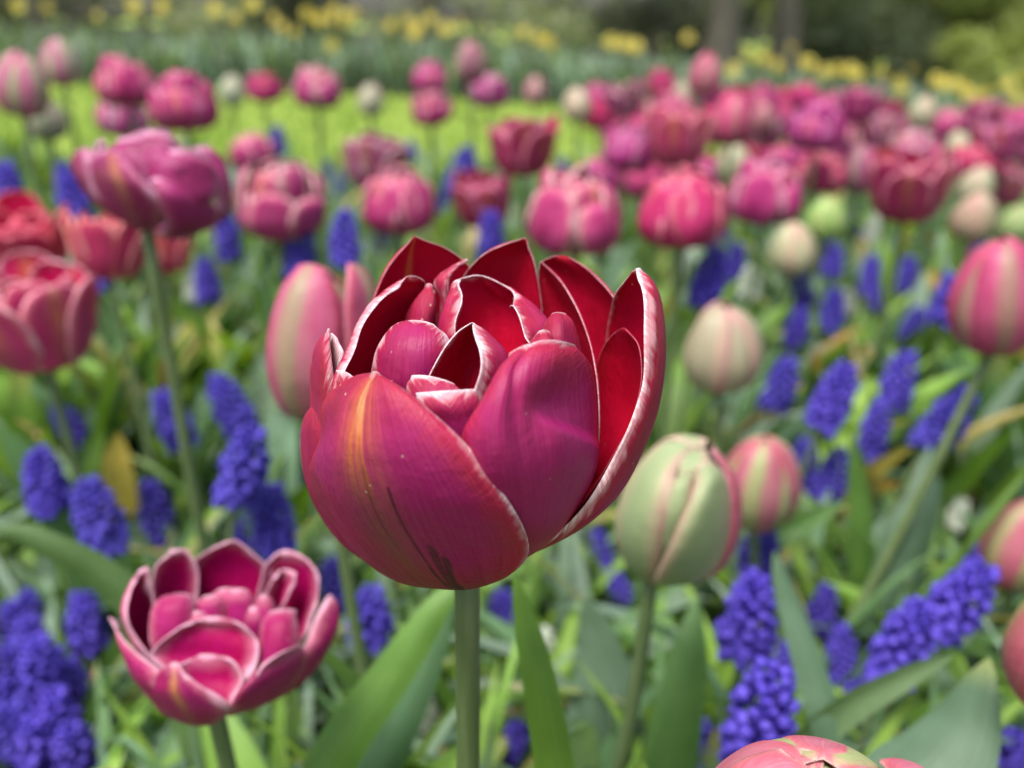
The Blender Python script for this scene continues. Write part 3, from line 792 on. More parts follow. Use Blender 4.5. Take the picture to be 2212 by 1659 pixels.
GT = "double tulips in the mixed spring bed"
dull = (.95, 1.5, 1.3); pale = (1.15, 1.6, 1.35); hot = (1.12, .75, .85); red = (1.35, 1.15, .9); mauve = (.95, 1.5, 1.4); cream = (1.25, 2.2, 1.5)
T = [
 (40,182,112,'bud',"pink and cream tulip bud cut off by the left frame edge above the lawn",(.95,1,1.1)),
 (130,134,80,'bud',"small mauve pink bud standing alone on a long thin stem before the dark leaf bank",(.9,1.1,1.15)),
 (100,256,80,'green',"small dusky mauve bud below the pink and cream bud at the left edge",(.85,.75,.95)),
 (272,182,128,'cup',"rose tulip half hidden behind the deep pink goblet tulip at upper left",(1,1,1)),
 (400,226,150,'cup',"deep pink goblet tulip rising over the lawn at upper left",(.95,.8,1.0)),
 (262,252,112,'cup',"dusky mauve tulip with one red side just above the large magenta tulip",mauve),
 (228,535,170,'open',"salmon red frilled tulip below the large magenta tulip, left of its stem",red),
 (362,545,112,'open',"salmon red tulip below the large magenta tulip, right of its stem",red),
 (48,528,200,'open',"bright red double tulip cut off by the left frame edge above a frilled pink one",(1.3,.7,.75)),
 (82,690,265,'open',"broad pink frilled tulip with yellowish flecks cut off by the left frame edge",(1.3,1.15,1.15)),
 (545,334,100,'cup',"pale rose tulip peeping out behind the pink and cream goblet tulip",(1.1,1.3,1.2)),
 (600,438,190,'cup',"pink and cream goblet tulip right of the large magenta tulip",(1.0,1.25,1.1)),
 (570,192,76,'cup',"small rose tulip between the white green bud and the cream pink tulip over the lawn",(1,1,1.05)),
 (497,196,55,'green',"small whitish green bud just right of the deep pink goblet tulip",(1.1,1.1,1.3)),
 (685,192,108,'cup',"cream and pink tulip standing against the lawn below the daffodil bank",(1.05,1.5,1.25)),
 (812,357,140,'open',"dull rose tulip directly behind the rosy goblet left of centre",dull),
 (860,440,165,'cup',"rosy goblet tulip above the left shoulder of the sharp tulip",(1.0,1.0,1.0)),
 (800,216,58,'green',"pale cream bud left of the two stacked pink tulips over the lawn",(1.2,1.0,1.3)),
 (932,170,80,'cup',"upper of the two pink tulips stacked one above the other over the lawn",(.95,.95,1.15)),
 (935,236,88,'cup',"lower of the two pink tulips stacked one above the other over the lawn",(1,1.1,1.1)),
 (1015,135,70,'bud',"dusty pink bud standing highest of all against the daffodil leaves",(.9,.8,1.05)),
 (1055,200,86,'cup',"pale dusty pink tulip just below the highest bud",(1.0,1.5,1.5)),
 (1157,196,50,'bud',"tiny pale pink bud against the dark foot of the leaf bank",(.95,1,1.1)),
 (1130,320,152,'open',"wide magenta red tulip alone above the centre of the sharp tulip",(1,.75,.85)),
 (1045,436,140,'open',"magenta red tulip directly above the left back petal of the sharp tulip",(.98,.75,.9)),
 (1242,466,215,'cup',"big pink tulip with cream flashes rising behind the sharp tulip",(1.05,1.2,1.1)),
 (1250,226,62,'green',"pale cream bud leaning right before the leaf bank",(1.25,.95,1.2)),
 (1352,325,116,'cup',"violet magenta goblet tulip with a pale crown right of the wide magenta red tulip",(.85,.8,1.15)),
 (1478,458,200,'cup',"big crimson goblet tulip right of the sharp tulip, largest of the right middle rows",hot),
 (1462,304,150,'open',"light red frilled tulip stacked below a pink one above the big crimson goblet",(1.05,.9,.85)),
 (1458,242,96,'cup',"pink tulip stacked right on top of the light red frilled tulip",(1.02,1.05,1.05)),
 (1352,217,90,'open',"dull pink tulip before the leaf bank above the violet magenta goblet",dull),
 (1430,176,62,'cup',"small pink tulip in the rear row under the two tree trunks",(.95,.9,1)),
 (1520,162,72,'bud',"small rose red bud standing tallest in the rear row under the tree trunks",(1,.6,.9)),
 (1582,256,92,'bud',"hot pink pointed bud above the big crimson goblet's right side",(1.05,.4,.8)),
 (1652,214,74,'cup',"dull pink tulip in the rear row right of the hot pink bud",dull),
 (1738,212,68,'cup',"rose tulip in the rear row above the violet pink tulip",(1,.9,1)),
 (1765,278,126,'cup',"violet pink tulip with dark underside in the right rear rows",(.85,.7,1.15)),
 (1655,292,80,'open',"dusty rose tulip squeezed left of the violet pink tulip",dull),
 (1655,420,165,'cup',"magenta tulip with a cream stripe on its right side beside the big crimson goblet",(.98,.95,1.1)),
 (1772,376,112,'cup',"salmon pink tulip right of the cream striped magenta tulip",(1.1,.9,.85)),
 (1855,228,96,'open',"flat topped pink tulip in the rear row right of the violet pink tulip",(.95,.9,1.1)),
 (1714,540,98,'green',"cream bud with a bent tip below the cream striped magenta tulip",(1.35,1.1,1.25)),
 (1780,472,84,'green',"yellow green half opened bud under the salmon pink tulip",(.85,1.1,.6)),
 (1962,407,180,'open',"wide rose red tulip with one pale side, biggest bloom of the far right",(1.0,.8,.85)),
 (1860,367,82,'bud',"dull purple pink bud left of the wide rose red tulip",(.75,.6,.9)),
 (1900,284,90,'open',"dusty pink tulip above the wide rose red tulip's left side",dull),
 (1968,322,92,'cup',"pale peach tulip above the wide rose red tulip",(1.1,1.9,1.5)),
 (2050,270,78,'cup',"pink tulip in the right rear rows left of two small pink ones",(.95,.95,1.05)),
 (2125,250,80,'open',"ragged pink tulip near the right frame edge under the daffodils",(.98,.95,1.1)),
 (2148,312,112,'open',"wide lilac pink tulip near the right frame edge above the red pink one",(.95,.9,1.1)),
 (2095,355,96,'cup',"red pink tulip right above the pale round bud at far right",(1.05,.65,.75)),
 (2175,402,104,'open',"pale salmon tulip cut off by the right frame edge beside the red pink one",(1.1,1.5,1.3)),
 (2104,468,92,'green',"round blush pink bud below the pale salmon tulip at far right",(1.2,.78,1.0)),
 (2192,482,70,'green',"light green bud cut off by the right frame edge beside the blush bud",(.85,1.05,.75)),
 (2165,640,190,'bigbud',"fat pink bud with a greenish stripe cut off by the right frame edge",(1.0,.55,.85)),
 (2110,560,70,'cup',"small pink tulip hidden behind the fat pink bud at the right frame edge",(1.05,.8,.95)),
 (1563,752,165,'biggreen',"pale pink and green bud standing right of the sharp tulip",(1.15,.82,1.05)),
 (680,735,262,'flare',"tall pink and green striped bud right behind the sharp tulip's left side",(.98,.7,.9)),
 (1640,1035,176,'bigbud',"pink and green bud behind the large pale green bud",(.92,1.0,.85)),
 (2205,1175,170,'bigbud',"pink bud with green base cut off by the right frame edge low down",(.9,.8,.75)),
 (1742,1890,640,'top',"pink tulip with pale green petal margins poking up over the bottom frame edge at right",(1.1,1.25,1.1)),
 (205,2075,700,'bigbud',"very blurred pink bud tip at the bottom left corner, closest of all to the lens",(1.05,.8,.9)),
 (2375,1395,330,'bigbud',"pink and green tulip leaning in from the right frame edge above its thick slanting stem",(1.0,.8,.7)),
]
ML = [(95,1030,95,0),(150,920,70,-.35),(210,1110,98,-.15),(335,1095,76,-.1),(370,900,80,-.25),(495,870,84,-.3),(530,1000,112,.3),(590,1115,105,0),(636,1045,56,0),(520,1150,70,.1),
 (185,1335,92,0),(90,1440,105,.1),(35,1440,90,0),(125,1560,105,.1),(40,1590,110,-.1),(70,1390,90,0),(150,1480,95,.1),(10,1530,100,0),(90,1610,105,.05),(160,1620,90,.1),(30,1350,70,0),(800,1325,105,.05),(725,1255,80,-.1),(745,508,78,0),(650,535,76,.2),(1535,595,82,.2),(1690,825,72,.2),(1805,850,88,.3),
 (1945,815,74,.1),(1890,925,74,0),(2050,905,92,.45),(1735,995,72,0),(1800,1020,84,.2),(1640,1200,92,.1),(1620,1325,125,.1),(1780,1310,68,.05),(1820,1405,78,-.1),(1960,1385,125,.2),(2080,1290,120,.4),(2130,1185,80,.2),
 (1650,1545,150,.1),(1505,1620,100,.1),(2190,1620,90,.1),(1335,1270,64,-.3),(1295,1185,60,-.2),(1085,1310,66,0),(1112,1600,74,.1),(160,430,70,-.1),(18,400,70,0),(140,385,50,0),(490,505,60,0),(445,600,58,0),(190,595,60,-.4),
 (1800,560,52,0),(1800,665,56,0),(1725,705,56,.1),(1975,700,54,.2),(2050,640,70,0),(1900,640,46,.1),(1010,350,44,0),(975,392,44,0),(1060,505,64,0),(600,300,38,0),(60,1330,80,.2),(1700,1430,70,0),(1860,1500,74,.1),(1590,560,50,0),(1880,590,50,0),(1960,590,48,0)]
WL = [(1622,605,58),(912,1545,92),(2072,1105,58),(418,612,56),(1885,490,46),(1170,1395,80),(25,420,50),(1830,650,44),(2180,1015,56)]
for row in T:
    k_ = SIZE[row[3]]; OCC.append((row[0], row[1], row[2]*.48, row[2]*.48*k_[1]/k_[0], k_[0]*FPX/row[2]))
for q in ML: OCC.append((q[0], q[1], q[2]*.55, q[2]*.95, mus_depth(*q[:3])))
for q in WL: OCC.append((q[0], q[1], q[2]*.5, q[2]*.6, mus_depth(*q[:3])))
OCC.append((1045, 900, 400, 400, .2)); OCC.append((985, 1480, 50, 190, .21))
WLX = 1
OCC += [(335, 400, 165, 120, .43), (480, 1372, 240, 190, .29), (1452, 1110, 125, 165, .34)]
for i, row in enumerate(T):
    px, py, wp, kind, lab, tint = row
    kw = dict(tilt=None, leaves=3)
    if 'green bud just starting' in lab: kw['lean'] = (-.03, .03); kw['tilt'] = (0, .04)
    if lab.startswith('raspberry'): kw['tilt'] = (.16, .05); kw['hscale'] = 1.1
    if lab.startswith('large magenta'): kw['tilt'] = (-.22, .18); kw['lowdet'] = False; kw['hscale'] = 1.05
    if lab.startswith('tall pink and green'): kw['hscale'] = 1.12; kw['tilt'] = (0, .03); kw['rotz'] = 0.0
    if lab.startswith('large pale'): kw['hscale'] = 1.12
    if lab.startswith('fat pink'): kw['lean'] = (-.10, -.01); kw['hscale'] = 1.1
    if 'leaning in from' in lab: kw['lean'] = (-.10, -.02); kw['leaves'] = 0
    if 'poking up' in lab: kw['rotz'] = 0.0; kw['tilt'] = (0, 0)
    if 'closest of all' in lab or 'poking up' in lab: kw['leaves'] = 0; kw['lean'] = (0, .02)
    if lab.startswith('salmon red'): kw['sk'] = .74
    if lab.startswith('salmon red') or lab.startswith('bright red') or lab.startswith('broad pink'): kw['hscale'] = 1.35
    elif kind == 'open': kw['hscale'] = 1.3
    if wp > 150 and kind == 'cup': kw['hscale'] = 1.05
    tulip(px, py, wp, kind, lab, tint, seed=i, group=GT, **kw)

# ------------------------------------------------------------------ three more tulips modelled petal by petal
def traced_flower(label, x0, y0, s, ref, depth, base, mats, petals, lean, seed):
    fy = float(at(ref[0], ref[1], depth)[1])
    def fn(x, y, b_=0.0):
        d = ray((x0+x/s)/1.8083, (y0+y/s)/1.8083); return CAM+d*((fy+b_*.001)/d[1])
    hb_ = fn(*base); bx, by = hb_[0]+lean[0], hb_[1]+lean[1]
    root = empty("tulip", (bx, by, float(ground(bx, by)))); setp(root, label, "tulip", GT)
    o3 = np.array(root.location)
    for k, (sg, rows, kw) in enumerate(petals):
        kw = dict(kw); ms = kw.pop('mats', mats); P = hero_surface(rows, 48, 45, fn)-o3; mb = MB()
        petal_sheet(mb, P, sg, .001, kw.get('roll', .0008), kw.get('rollw', .004), True, kw.get('wav', .0006), kw.get('frill', .0004), seed+k, kw.get('flame', 0), kw.get('fu0', 0), kw.get('fw', .2), None, None, True)
        link("petal", mb.build("petal", ms), root)
    t_ = np.linspace(0, 1, 12)[:, None]; mb = MB(); tube(mb, (hb_-o3)*t_+np.array([lean[0]*-.25, 0, 0])*np.sin(t_*math.pi), .0031+.0006*(1-t_[:, 0]), 14)
    link("stem", mb.build("stem", M['stem']), root)
    r = random.Random(seed)
    for k in range(2):
        me = LEAVES[r.randrange(len(LEAVES))]; a = turn_leaf(me, root.location, (.9, .9, .85), r)
        if a is not None: o = link("leaf", me, root); o.rotation_euler = (0, 0, a); o.scale = (.9, .9, .85)
    TUL.append((root, *ref, 300))
RASP = [M['rasp_out'], M['rasp_in']]
B_ = lambda x, y, b_=0: [(x-12, y, b_+1), (x, y, b_), (x+12, y, b_+1)]
traced_flower("raspberry pink double tulip with broad white margins, lower left before the blue flowers", 350, 2000, 1.8436, (480, 1372), .293, (890, 1370, 0), RASP, [
 (-1, [B_(930,1340,3),[(680,900,14),(960,900,18),(1270,900,14)],[(650,580,19),(980,560,23),(1345,600,19)],[(690,420,20),(1000,400,24),(1320,430,20)],[(790,305,21),(1020,290,23),(1195,300,21)],[(920,235,21),(1035,225,22),(1110,230,21)],[(1010,208,21),(1040,203,21),(1066,208,21)]], dict()),
 (-1, [B_(900,1340,2),[(470,950,4),(640,930,14),(850,950,14)],[(420,620,8),(600,600,17),(810,620,17)],[(420,480,10),(620,450,18),(815,450,18)],[(465,360,13),(640,340,18),(800,360,18)],[(560,290,16),(660,275,18),(745,295,18)],[(600,272,17),(655,265,17),(710,272,17.5)]], dict(roll=.002, rollw=.006)),
 (-1, [B_(860,1350,0),[(430,1100,-8),(420,1050,4),(680,1050,8)],[(270,890,-6),(330,800,8),(560,850,12)],[(225,750,-4),(310,640,9),(540,680,13)],[(245,600,2),(330,520,10),(460,560,12)],[(295,480,7),(370,430,11),(450,450,12)],[(350,425,10),(395,400,12),(430,405,12)]], dict(roll=.002, rollw=.006)),
 (1, [B_(870,1360,-1),[(450,1330,-8),(540,1360,-14),(660,1340,-16)],[(290,1180,-7),(400,1230,-16),(540,1260,-19)],[(215,1010,-4),(330,1110,-13),(500,1190,-19)],[(165,860,0),(290,1020,-9),(495,1150,-18)],[(140,755,2),(275,950,-5),(500,1128,-16)]], dict(roll=.002, rollw=.006)),
 (1, [B_(880,1380,0),[(560,1460,-8),(780,1530,-16),(960,1490,-16)],[(430,1350,-10),(680,1400,-22),(1010,1400,-24)],[(370,1265,-12),(620,1290,-23),(900,1310,-25)],[(420,1195,-15),(620,1190,-22),(760,1220,-24)],[(520,1125,-18),(620,1120,-21),(680,1150,-22)],[(605,1088,-20),(625,1082,-20),(648,1092,-20)]], dict(flame=.9, fw=.13)),
 (1, [B_(900,1380,0),[(960,1490,-16),(1120,1425,-16),(1280,1380,-8)],[(1000,1440,-22),(1230,1330,-20),(1480,1230,-6)],[(1010,1400,-24),(1240,1210,-23),(1580,1080,-5)],[(1030,1360,-24),(1230,1160,-23),(1580,1000,-5)],[(1060,1330,-24),(1290,1080,-21),(1530,955,-7)]], dict(roll=.002, rollw=.006)),
 (1, [B_(920,1370,2),[(1200,1380,-8),(1400,1310,0),(1400,1200,8)],[(1430,1210,-8),(1620,1130,4),(1560,1000,12)],[(1510,1030,-6),(1720,960,5),(1620,820,14)],[(1580,900,-1),(1780,800,7),(1680,700,14)],[(1640,750,3),(1780,690,9),(1720,630,13)],[(1712,606,9),(1735,596,10),(1748,603,11)]], dict()),
 (-1, [B_(930,1340,3),[(1120,950,14),(1350,900,14),(1540,950,4)],[(1190,650,18),(1450,620,18),(1640,690,9)],[(1230,480,19),(1470,450,19),(1665,540,11)],[(1270,360,19),(1460,330,19),(1650,430,13)],[(1350,300,19),(1440,276,19),(1580,350,15)]], dict(frill=.0016)),
 (-1, [B_(1000,1330,4),[(1230,900,6),(1330,880,12),(1380,880,4)],[(1250,640,9),(1370,620,14),(1390,720,6)],[(1280,520,11),(1400,500,15),(1450,600,8)],[(1320,455,12),(1410,430,15),(1500,500,9)],[(1370,420,13),(1430,412,14),(1490,440,11)]], dict(frill=.001)),
 (-1, [B_(880,1340,-4),[(520,1130,-17),(840,1200,-15),(1120,1240,-17)],[(430,1040,-15),(830,1040,-10),(1200,1130,-14)],[(480,940,-13),(840,920,-8),(1230,1010,-11)],[(590,850,-11),(870,835,-6),(1205,900,-8)],[(680,800,-9),(890,780,-6),(1110,805,-7)],[(790,772,-7),(895,762,-5),(1010,772,-6)]], dict(roll=.001)),
 (-1, [B_(890,1350,-6),[(680,1230,-22),(900,1330,-21),(1080,1290,-22)],[(610,1160,-21),(880,1200,-17),(1120,1200,-19)],[(620,1110,-19),(860,1090,-15),(1080,1100,-17)],[(680,1078,-17),(850,1052,-14),(1035,1060,-16)],[(760,1052,-15),(860,1038,-13),(960,1042,-15)]], dict(roll=.001)),
 (1, [B_(860,1300,0),[(430,950,-4),(580,950,-7),(760,950,-3)],[(425,800,-1),(580,800,-5),(770,800,0)],[(440,700,2),(600,690,-2),(775,720,3)],[(490,635,5),(620,615,2),(770,650,5)],[(590,598,6),(660,588,6),(730,598,6)]], dict()),
 (1, [B_(900,1300,2),[(700,900,5),(860,900,0),(1000,900,5)],[(700,740,7),(860,740,2),(1000,740,7)],[(760,650,9),(880,632,5),(985,650,9)],[(820,610,10),(895,600,8),(950,612,10)]], dict()),
 (1, [B_(920,1300,2),[(960,900,6),(1080,900,1),(1220,900,6)],[(955,740,8),(1080,740,3),(1220,740,8)],[(975,620,10),(1080,600,6),(1195,625,10)],[(1030,565,11),(1085,552,9),(1145,568,11)]], dict()),
 (1, [B_(940,1300,2),[(1160,950,4),(1260,950,0),(1380,950,4)],[(1170,750,6),(1260,750,2),(1370,780,6)],[(1195,640,8),(1260,625,5),(1330,650,8)],[(1235,595,7),(1258,588,6),(1285,598,7)]], dict()),
 (1, [B_(900,1300,3),[(780,900,8),(980,880,4),(1180,900,8)],[(790,720,10),(985,700,6),(1180,720,10)],[(850,610,12),(985,590,9),(1120,605,12)],[(930,560,13),(985,548,12),(1050,558,13)]], dict(frill=.001)),
 (1, [B_(920,1300,2),[(1100,950,3),(1190,940,-1),(1290,950,3)],[(1110,770,5),(1190,760,1),(1280,780,5)],[(1140,690,7),(1190,680,4),(1250,695,7)]], dict()),
 (1, [B_(880,1300,0),[(640,950,-1),(760,940,-5),(880,950,-2)],[(650,790,2),(765,780,-2),(880,790,1)],[(690,725,4),(770,712,1),(845,728,4)]], dict()),
 (1, [B_(950,1330,-2),[(1200,1150,-10),(1330,1120,-14),(1480,1050,-8)],[(1220,900,-4),(1350,900,-10),(1520,880,-4)],[(1240,780,0),(1370,770,-5),(1500,760,0)],[(1300,720,3),(1400,700,1),(1490,710,3)]], dict()),
], (.01, .02), 300)
GRN2 = [M['green_out'], M['green_out']]
traced_flower("large pale green bud just starting to blush, close at the sharp tulip's lower right", 2350, 1650, 2.37, (1452, 1110), .345, (450, 1490, 0), GRN2, [
 (-1, [B_(460,1470,6),[(200,1000,10),(650,900,22),(1100,1000,12)],[(250,600,10),(680,500,20),(1150,600,12)],[(420,290,9),(720,220,14),(1080,260,9)],[(620,150,7),(800,128,8),(980,160,6)],[(800,212,2),(880,225,1),(950,245,1)]], dict(roll=0)),
 (1, [B_(480,1480,2),[(1000,1400,-2),(1080,1380,2),(1050,1350,8)],[(1150,1150,-3),(1230,1150,4),(1150,1100,10)],[(1190,900,-2),(1285,880,5),(1200,850,12)],[(1190,650,-1),(1270,640,6),(1180,600,12)],[(1130,420,1),(1200,450,6),(1100,380,11)],[(1000,240,3),(1060,250,6),(1010,220,9)]], dict(mats=BUD)),
 (1, [B_(455,1490,-1),[(470,1400,-12),(560,1350,-15),(640,1300,-13)],[(520,1100,-19),(640,1050,-22),(800,1000,-20)],[(570,800,-19),(700,760,-22),(860,720,-19)],[(630,600,-16),(740,560,-18),(860,540,-15)],[(740,440,-9),(800,420,-9),(860,430,-8)]], dict()),
 (1, [B_(445,1490,0),[(250,1330,2),(330,1380,-10),(520,1400,-16)],[(130,1050,4),(280,1080,-14),(580,1090,-22)],[(140,800,5),(330,800,-14),(625,790,-22)],[(230,540,6),(430,540,-11),(665,560,-18)],[(400,300,6),(560,330,-4),(720,400,-10)],[(600,170,6),(720,210,0),(830,310,-4)],[(855,228,0),(870,240,0),(882,262,-2)]], dict(roll=.0012)),
 (1, [B_(470,1470,0),[(600,900,-12),(800,900,-16),(1000,900,-12)],[(640,550,-10),(800,520,-12),(1020,500,-9)],[(690,340,-5),(830,315,-5),(1000,300,-3)],[(760,262,1),(870,245,1),(970,262,1)]], dict()),
 (1, [B_(470,1490,0),[(480,1450,-16),(700,1470,-18),(960,1460,-8)],[(560,1260,-23),(830,1280,-24),(1110,1280,-6)],[(690,920,-24),(950,930,-25),(1190,950,-4)],[(800,680,-20),(1000,680,-22),(1185,690,-3)],[(845,520,-15),(1010,500,-17),(1130,480,-4)],[(860,420,-10),(930,370,-10),(1020,350,-6)]], dict(roll=.0012)),
], (-.03, .02), 340)
traced_flower("large magenta double tulip with pale petal rims at the upper left, second largest bloom", 250, 480, 3.072, (335, 395), .435, (1000, 1315, 0), [M['mag_out'], M['mag_in']], [
 (-1, [B_(1000,1250,4),[(500,700,20),(1000,700,26),(1500,700,20)],[(480,350,20),(1000,300,26),(1500,350,20)],[(700,180,20),(1050,120,24),(1380,200,20)],[(950,90,18),(1100,70,18),(1250,100,18)]], dict(roll=.002, rollw=.008)),
 (1, [B_(1000,1250,0),[(700,800,-10),(1100,800,-18),(1500,850,-10)],[(680,480,-8),(1050,460,-16),(1480,520,-8)],[(760,280,-6),(1080,240,-11),(1420,320,-6)],[(900,130,0),(1090,95,-2),(1300,160,0)]], dict(roll=.003, rollw=.010)),
 (1, [B_(1000,1250,0),[(400,700,-16),(700,650,-24),(1050,700,-24)],[(380,450,-13),(700,400,-20),(1080,450,-20)],[(500,280,-9),(780,230,-14),(1060,290,-13)],[(650,190,-5),(830,165,-7),(1000,205,-7)]], dict(roll=.003, rollw=.010)),
 (1, [B_(1010,1280,0),[(900,850,-20),(1350,850,-27),(1880,900,-14)],[(920,650,-20),(1330,600,-25),(1930,720,-9)],[(1000,480,-17),(1380,420,-21),(1890,540,-7)],[(1150,370,-13),(1450,310,-15),(1760,410,-6)]], dict(roll=.003, rollw=.010)),
 (1, [B_(980,1310,2),[(520,1050,10),(450,1020,0),(600,1080,-8)],[(280,800,12),(230,780,0),(400,860,-10)],[(130,520,12),(110,480,0),(290,560,-10)],[(160,380,9),(180,340,0),(300,400,-8)],[(220,320,6),(260,300,0),(320,330,-5)]], dict(roll=.002)),
 (-1, [B_(980,1250,0),[(450,700,-2),(520,650,8),(700,700,6)],[(280,500,-4),(400,420,8),(560,480,0)],[(340,330,0),(430,280,8),(540,340,2)],[(380,240,4),(440,200,6),(500,230,4)]], dict(roll=.002, rollw=.006)),
 (1, [B_(1000,1250,0),[(800,800,-16),(1200,800,-24),(1600,850,-14)],[(800,560,-14),(1150,560,-23),(1560,640,-14)],[(830,400,-12),(1150,380,-19),(1480,480,-12)],[(980,250,-6),(1180,220,-10),(1400,330,-6)]], dict(roll=.004, rollw=.010)),
 (1, [B_(1000,1200,0),[(1050,700,-20),(1300,680,-26),(1600,740,-18)],[(1100,520,-19),(1350,500,-24),(1620,620,-16)],[(1300,430,-16),(1480,430,-17),(1650,560,-12)]], dict(roll=.003, rollw=.008)),
 (1, [B_(1030,1310,1),[(1700,1250,-6),(1850,1200,4),(1800,1100,12)],[(1860,1050,-8),(2000,1000,3),(1900,800,14)],[(1800,750,-8),(1985,700,3),(1850,600,14)],[(1640,480,-6),(1900,470,3),(1800,400,12)],[(1520,310,-2),(1700,270,2),(1780,310,6)]], dict(roll=.002, rollw=.006)),
 (1, [B_(1020,1310,0),[(1150,1350,-14),(1400,1370,-16),(1600,1340,-8)],[(1180,1150,-28),(1480,1150,-28),(1880,1180,-8)],[(1090,900,-30),(1400,880,-31),(1880,1050,-8)],[(1040,760,-29),(1330,740,-28),(1760,900,-12)],[(1010,700,-26),(1300,650,-24),(1700,810,-13)]], dict(roll=.002, rollw=.008)),
 (1, [B_(1000,1310,0),[(560,1080,-4),(820,1180,-18),(1200,1200,-22)],[(390,880,-4),(700,900,-26),(1160,950,-32)],[(290,600,-5),(600,620,-28),(960,680,-33)],[(300,430,-4),(560,420,-23),(800,480,-28)],[(400,340,-2),(560,320,-14),(700,390,-20)]], dict(flame=.6, fu0=.1, roll=.002, rollw=.008)),
], (.0, .02), 380)

# ------------------------------------------------------------------ more tulips of the far rows
NAMES = [(row[0], row[1], row[2], row[4]) for row in T]
LAND = [(40,182,"pink and cream bud"),(130,134,"lone mauve bud on its long stem"),(400,226,"deep pink goblet over the lawn"),(340,398,"large magenta double tulip"),
 (48,528,"red tulip at left edge"),(82,690,"broad frilled tulip at left edge"),(228,545,"salmon red frilled tulips"),(600,438,"pink and cream goblet"),(685,192,"cream and pink tulip"),(860,440,"rosy goblet left of centre"),
 (935,215,"two stacked pink tulips"),(1015,135,"highest dusty pink bud"),(1130,320,"wide magenta red tulip"),(1045,436,"round magenta red tulip"),(1242,466,"big pink and cream tulip"),(1478,458,"big crimson goblet"),
 (1582,256,"hot pink pointed bud"),(1655,420,"cream striped magenta tulip"),(1765,278,"violet pink tulip"),(1714,540,"cream bud with the bent tip"),(1962,407,"rose red tulip"),(2165,640,"fat pink bud"),
 (1563,752,"pale pink and green bud"),(672,730,"tall striped bud"),(1452,1110,"large pale green bud"),(1640,1035,"pink and green bud"),(480,1372,"raspberry double tulip"),(2205,1175,"low pink bud at right edge"),(1040,1320,"sharp tulip's stem"),
 (1352,325,"violet magenta goblet"),(2095,355,"far right red tulip"),(2050,270,"right edge tulips"),(1855,228,"flat pink tulip"),(1250,226,"leaning cream bud"),(1760,1640,"pink tulip at the bottom edge")]
USED = {}
ORD = ["", "second ", "third ", "fourth ", "fifth ", "sixth ", "seventh ", "eighth ", "ninth ", "tenth ", "eleventh ", "twelfth "]
def where(px, py):
    best = None
    for lx, ly, nm in LAND:
        d = math.hypot((px-lx), (py-ly)*1.3)
        if best is None or d < best[0]: best = (d, px-lx, py-ly, nm)
    d, dx, dy, nm = best
    if abs(dx) > abs(dy)*1.2: rel = "left of" if dx < 0 else "right of"
    else: rel = "above" if dy < 0 else "below"
    return d, rel, nm
def auto_labels(items, fmt):
    """items: (root, px, py, look). Labels name the look, the neighbour and, among equals, the order of closeness."""
    groups = {}
    for it in items:
        d, rel, nm = where(it[1], it[2]); groups.setdefault((it[3], rel, nm), []).append((d, it[0]))
    for (look, rel, nm), ls in groups.items():
        ls.sort(key=lambda q: q[0])
        for i, (d, root) in enumerate(ls):
            o_ = "" if len(ls) == 1 else (ORD[i]+"nearest " if i else "nearest ")
            root["label"] = fmt.format(look=look, o=(o_+"one " if o_ else ""), rel=rel, nm=nm)
def project(P):
    q = np.asarray(P, float)-CAM; d = q@FW
    return 1106+FPX*(q@RT)/d, 829.5-FPX*(q@UP)/d, d
rs = random.Random(2024)
more = []
taken = [(p[0], p[1], p[2]) for p in NAMES]
tries = 0
while len(more) < 66 and tries < 9000:
    tries += 1
    y = rs.uniform(1.15, 2.7); x = rs.uniform(-.5, 1.75)*y/1.9
    if x < .15 and rs.random() < .6: continue
    if y > bed_edge(x)-.1: continue
    h = rs.uniform(.25, .35); z = float(ground(x, y))+h
    px, py, d = project((x, y, z))
    if px > 2230 or px < 1290 or py > 420: continue
    wpx = .058*FPX/d
    if any(abs(px-a) < (wpx+c)*.33 and abs(py-b) < (wpx+c)*.24 for a, b, c in taken): continue
    taken.append((px, py, wpx))
    kind, tint, look = rs.choice([('cup', (1.05, 1.3, 1.2), "blurred rose tulip"), ('cup', dull, "blurred dull pink tulip"), ('open', (1.0, .9, 1.0), "blurred open pink tulip"),
                                  ('bud', (.95, .75, .95), "blurred pink bud"), ('green', (1.2, 1.0, 1.2), "blurred cream bud"), ('cup', (1.15, 1.9, 1.6), "blurred pale salmon tulip"), ('cup', (1.0, 1.7, 1.5), "blurred pale dusty tulip"), ('cup', (1.05, .7, .85), "blurred red pink tulip")])
    w_ = {'cup': .066, 'open': .074, 'bud': .048, 'green': .047}[kind]*FPX/d
    more.append((tulip(px, py, w_, kind, "x", tint, seed=900+len(more), group=GT, leaves=2, lowdet=True), px, py, look))
auto_labels(more, "far {look} {o}{rel} the {nm}")

# ------------------------------------------------------------------ grape hyacinths
def bell(mb, c, d, r, bt):
    """one small urn-shaped bell hanging along d"""
    d = d/np.linalg.norm(d); a = np.cross(d, [.3, .2, .93]); a /= np.linalg.norm(a); b = np.cross(d, a)
    prof = [(0, .35), (.35, .95), (.8, 1.0), (1.25, .72), (1.5, .42), (1.62, .5)]
    th = np.linspace(0, 2*math.pi, 7, endpoint=False); V = []
    for s_, q in prof: V.append(c+d*s_*r+(a[None]*np.cos(th)[:, None]+b[None]*np.sin(th)[:, None])*q*r)
    V = np.concatenate(V); F = []
    for i in range(len(prof)-1):
        for j in range(7): F.append((i*7+j, i*7+(j+1) % 7, (i+1)*7+(j+1) % 7, (i+1)*7+j))
    F.append(tuple(range(6, -1, -1)))
    t = np.repeat([0, 0, 0, .3, .6, 1.0], 7)*bt
    mb.add(V, F, 0, bt=t)
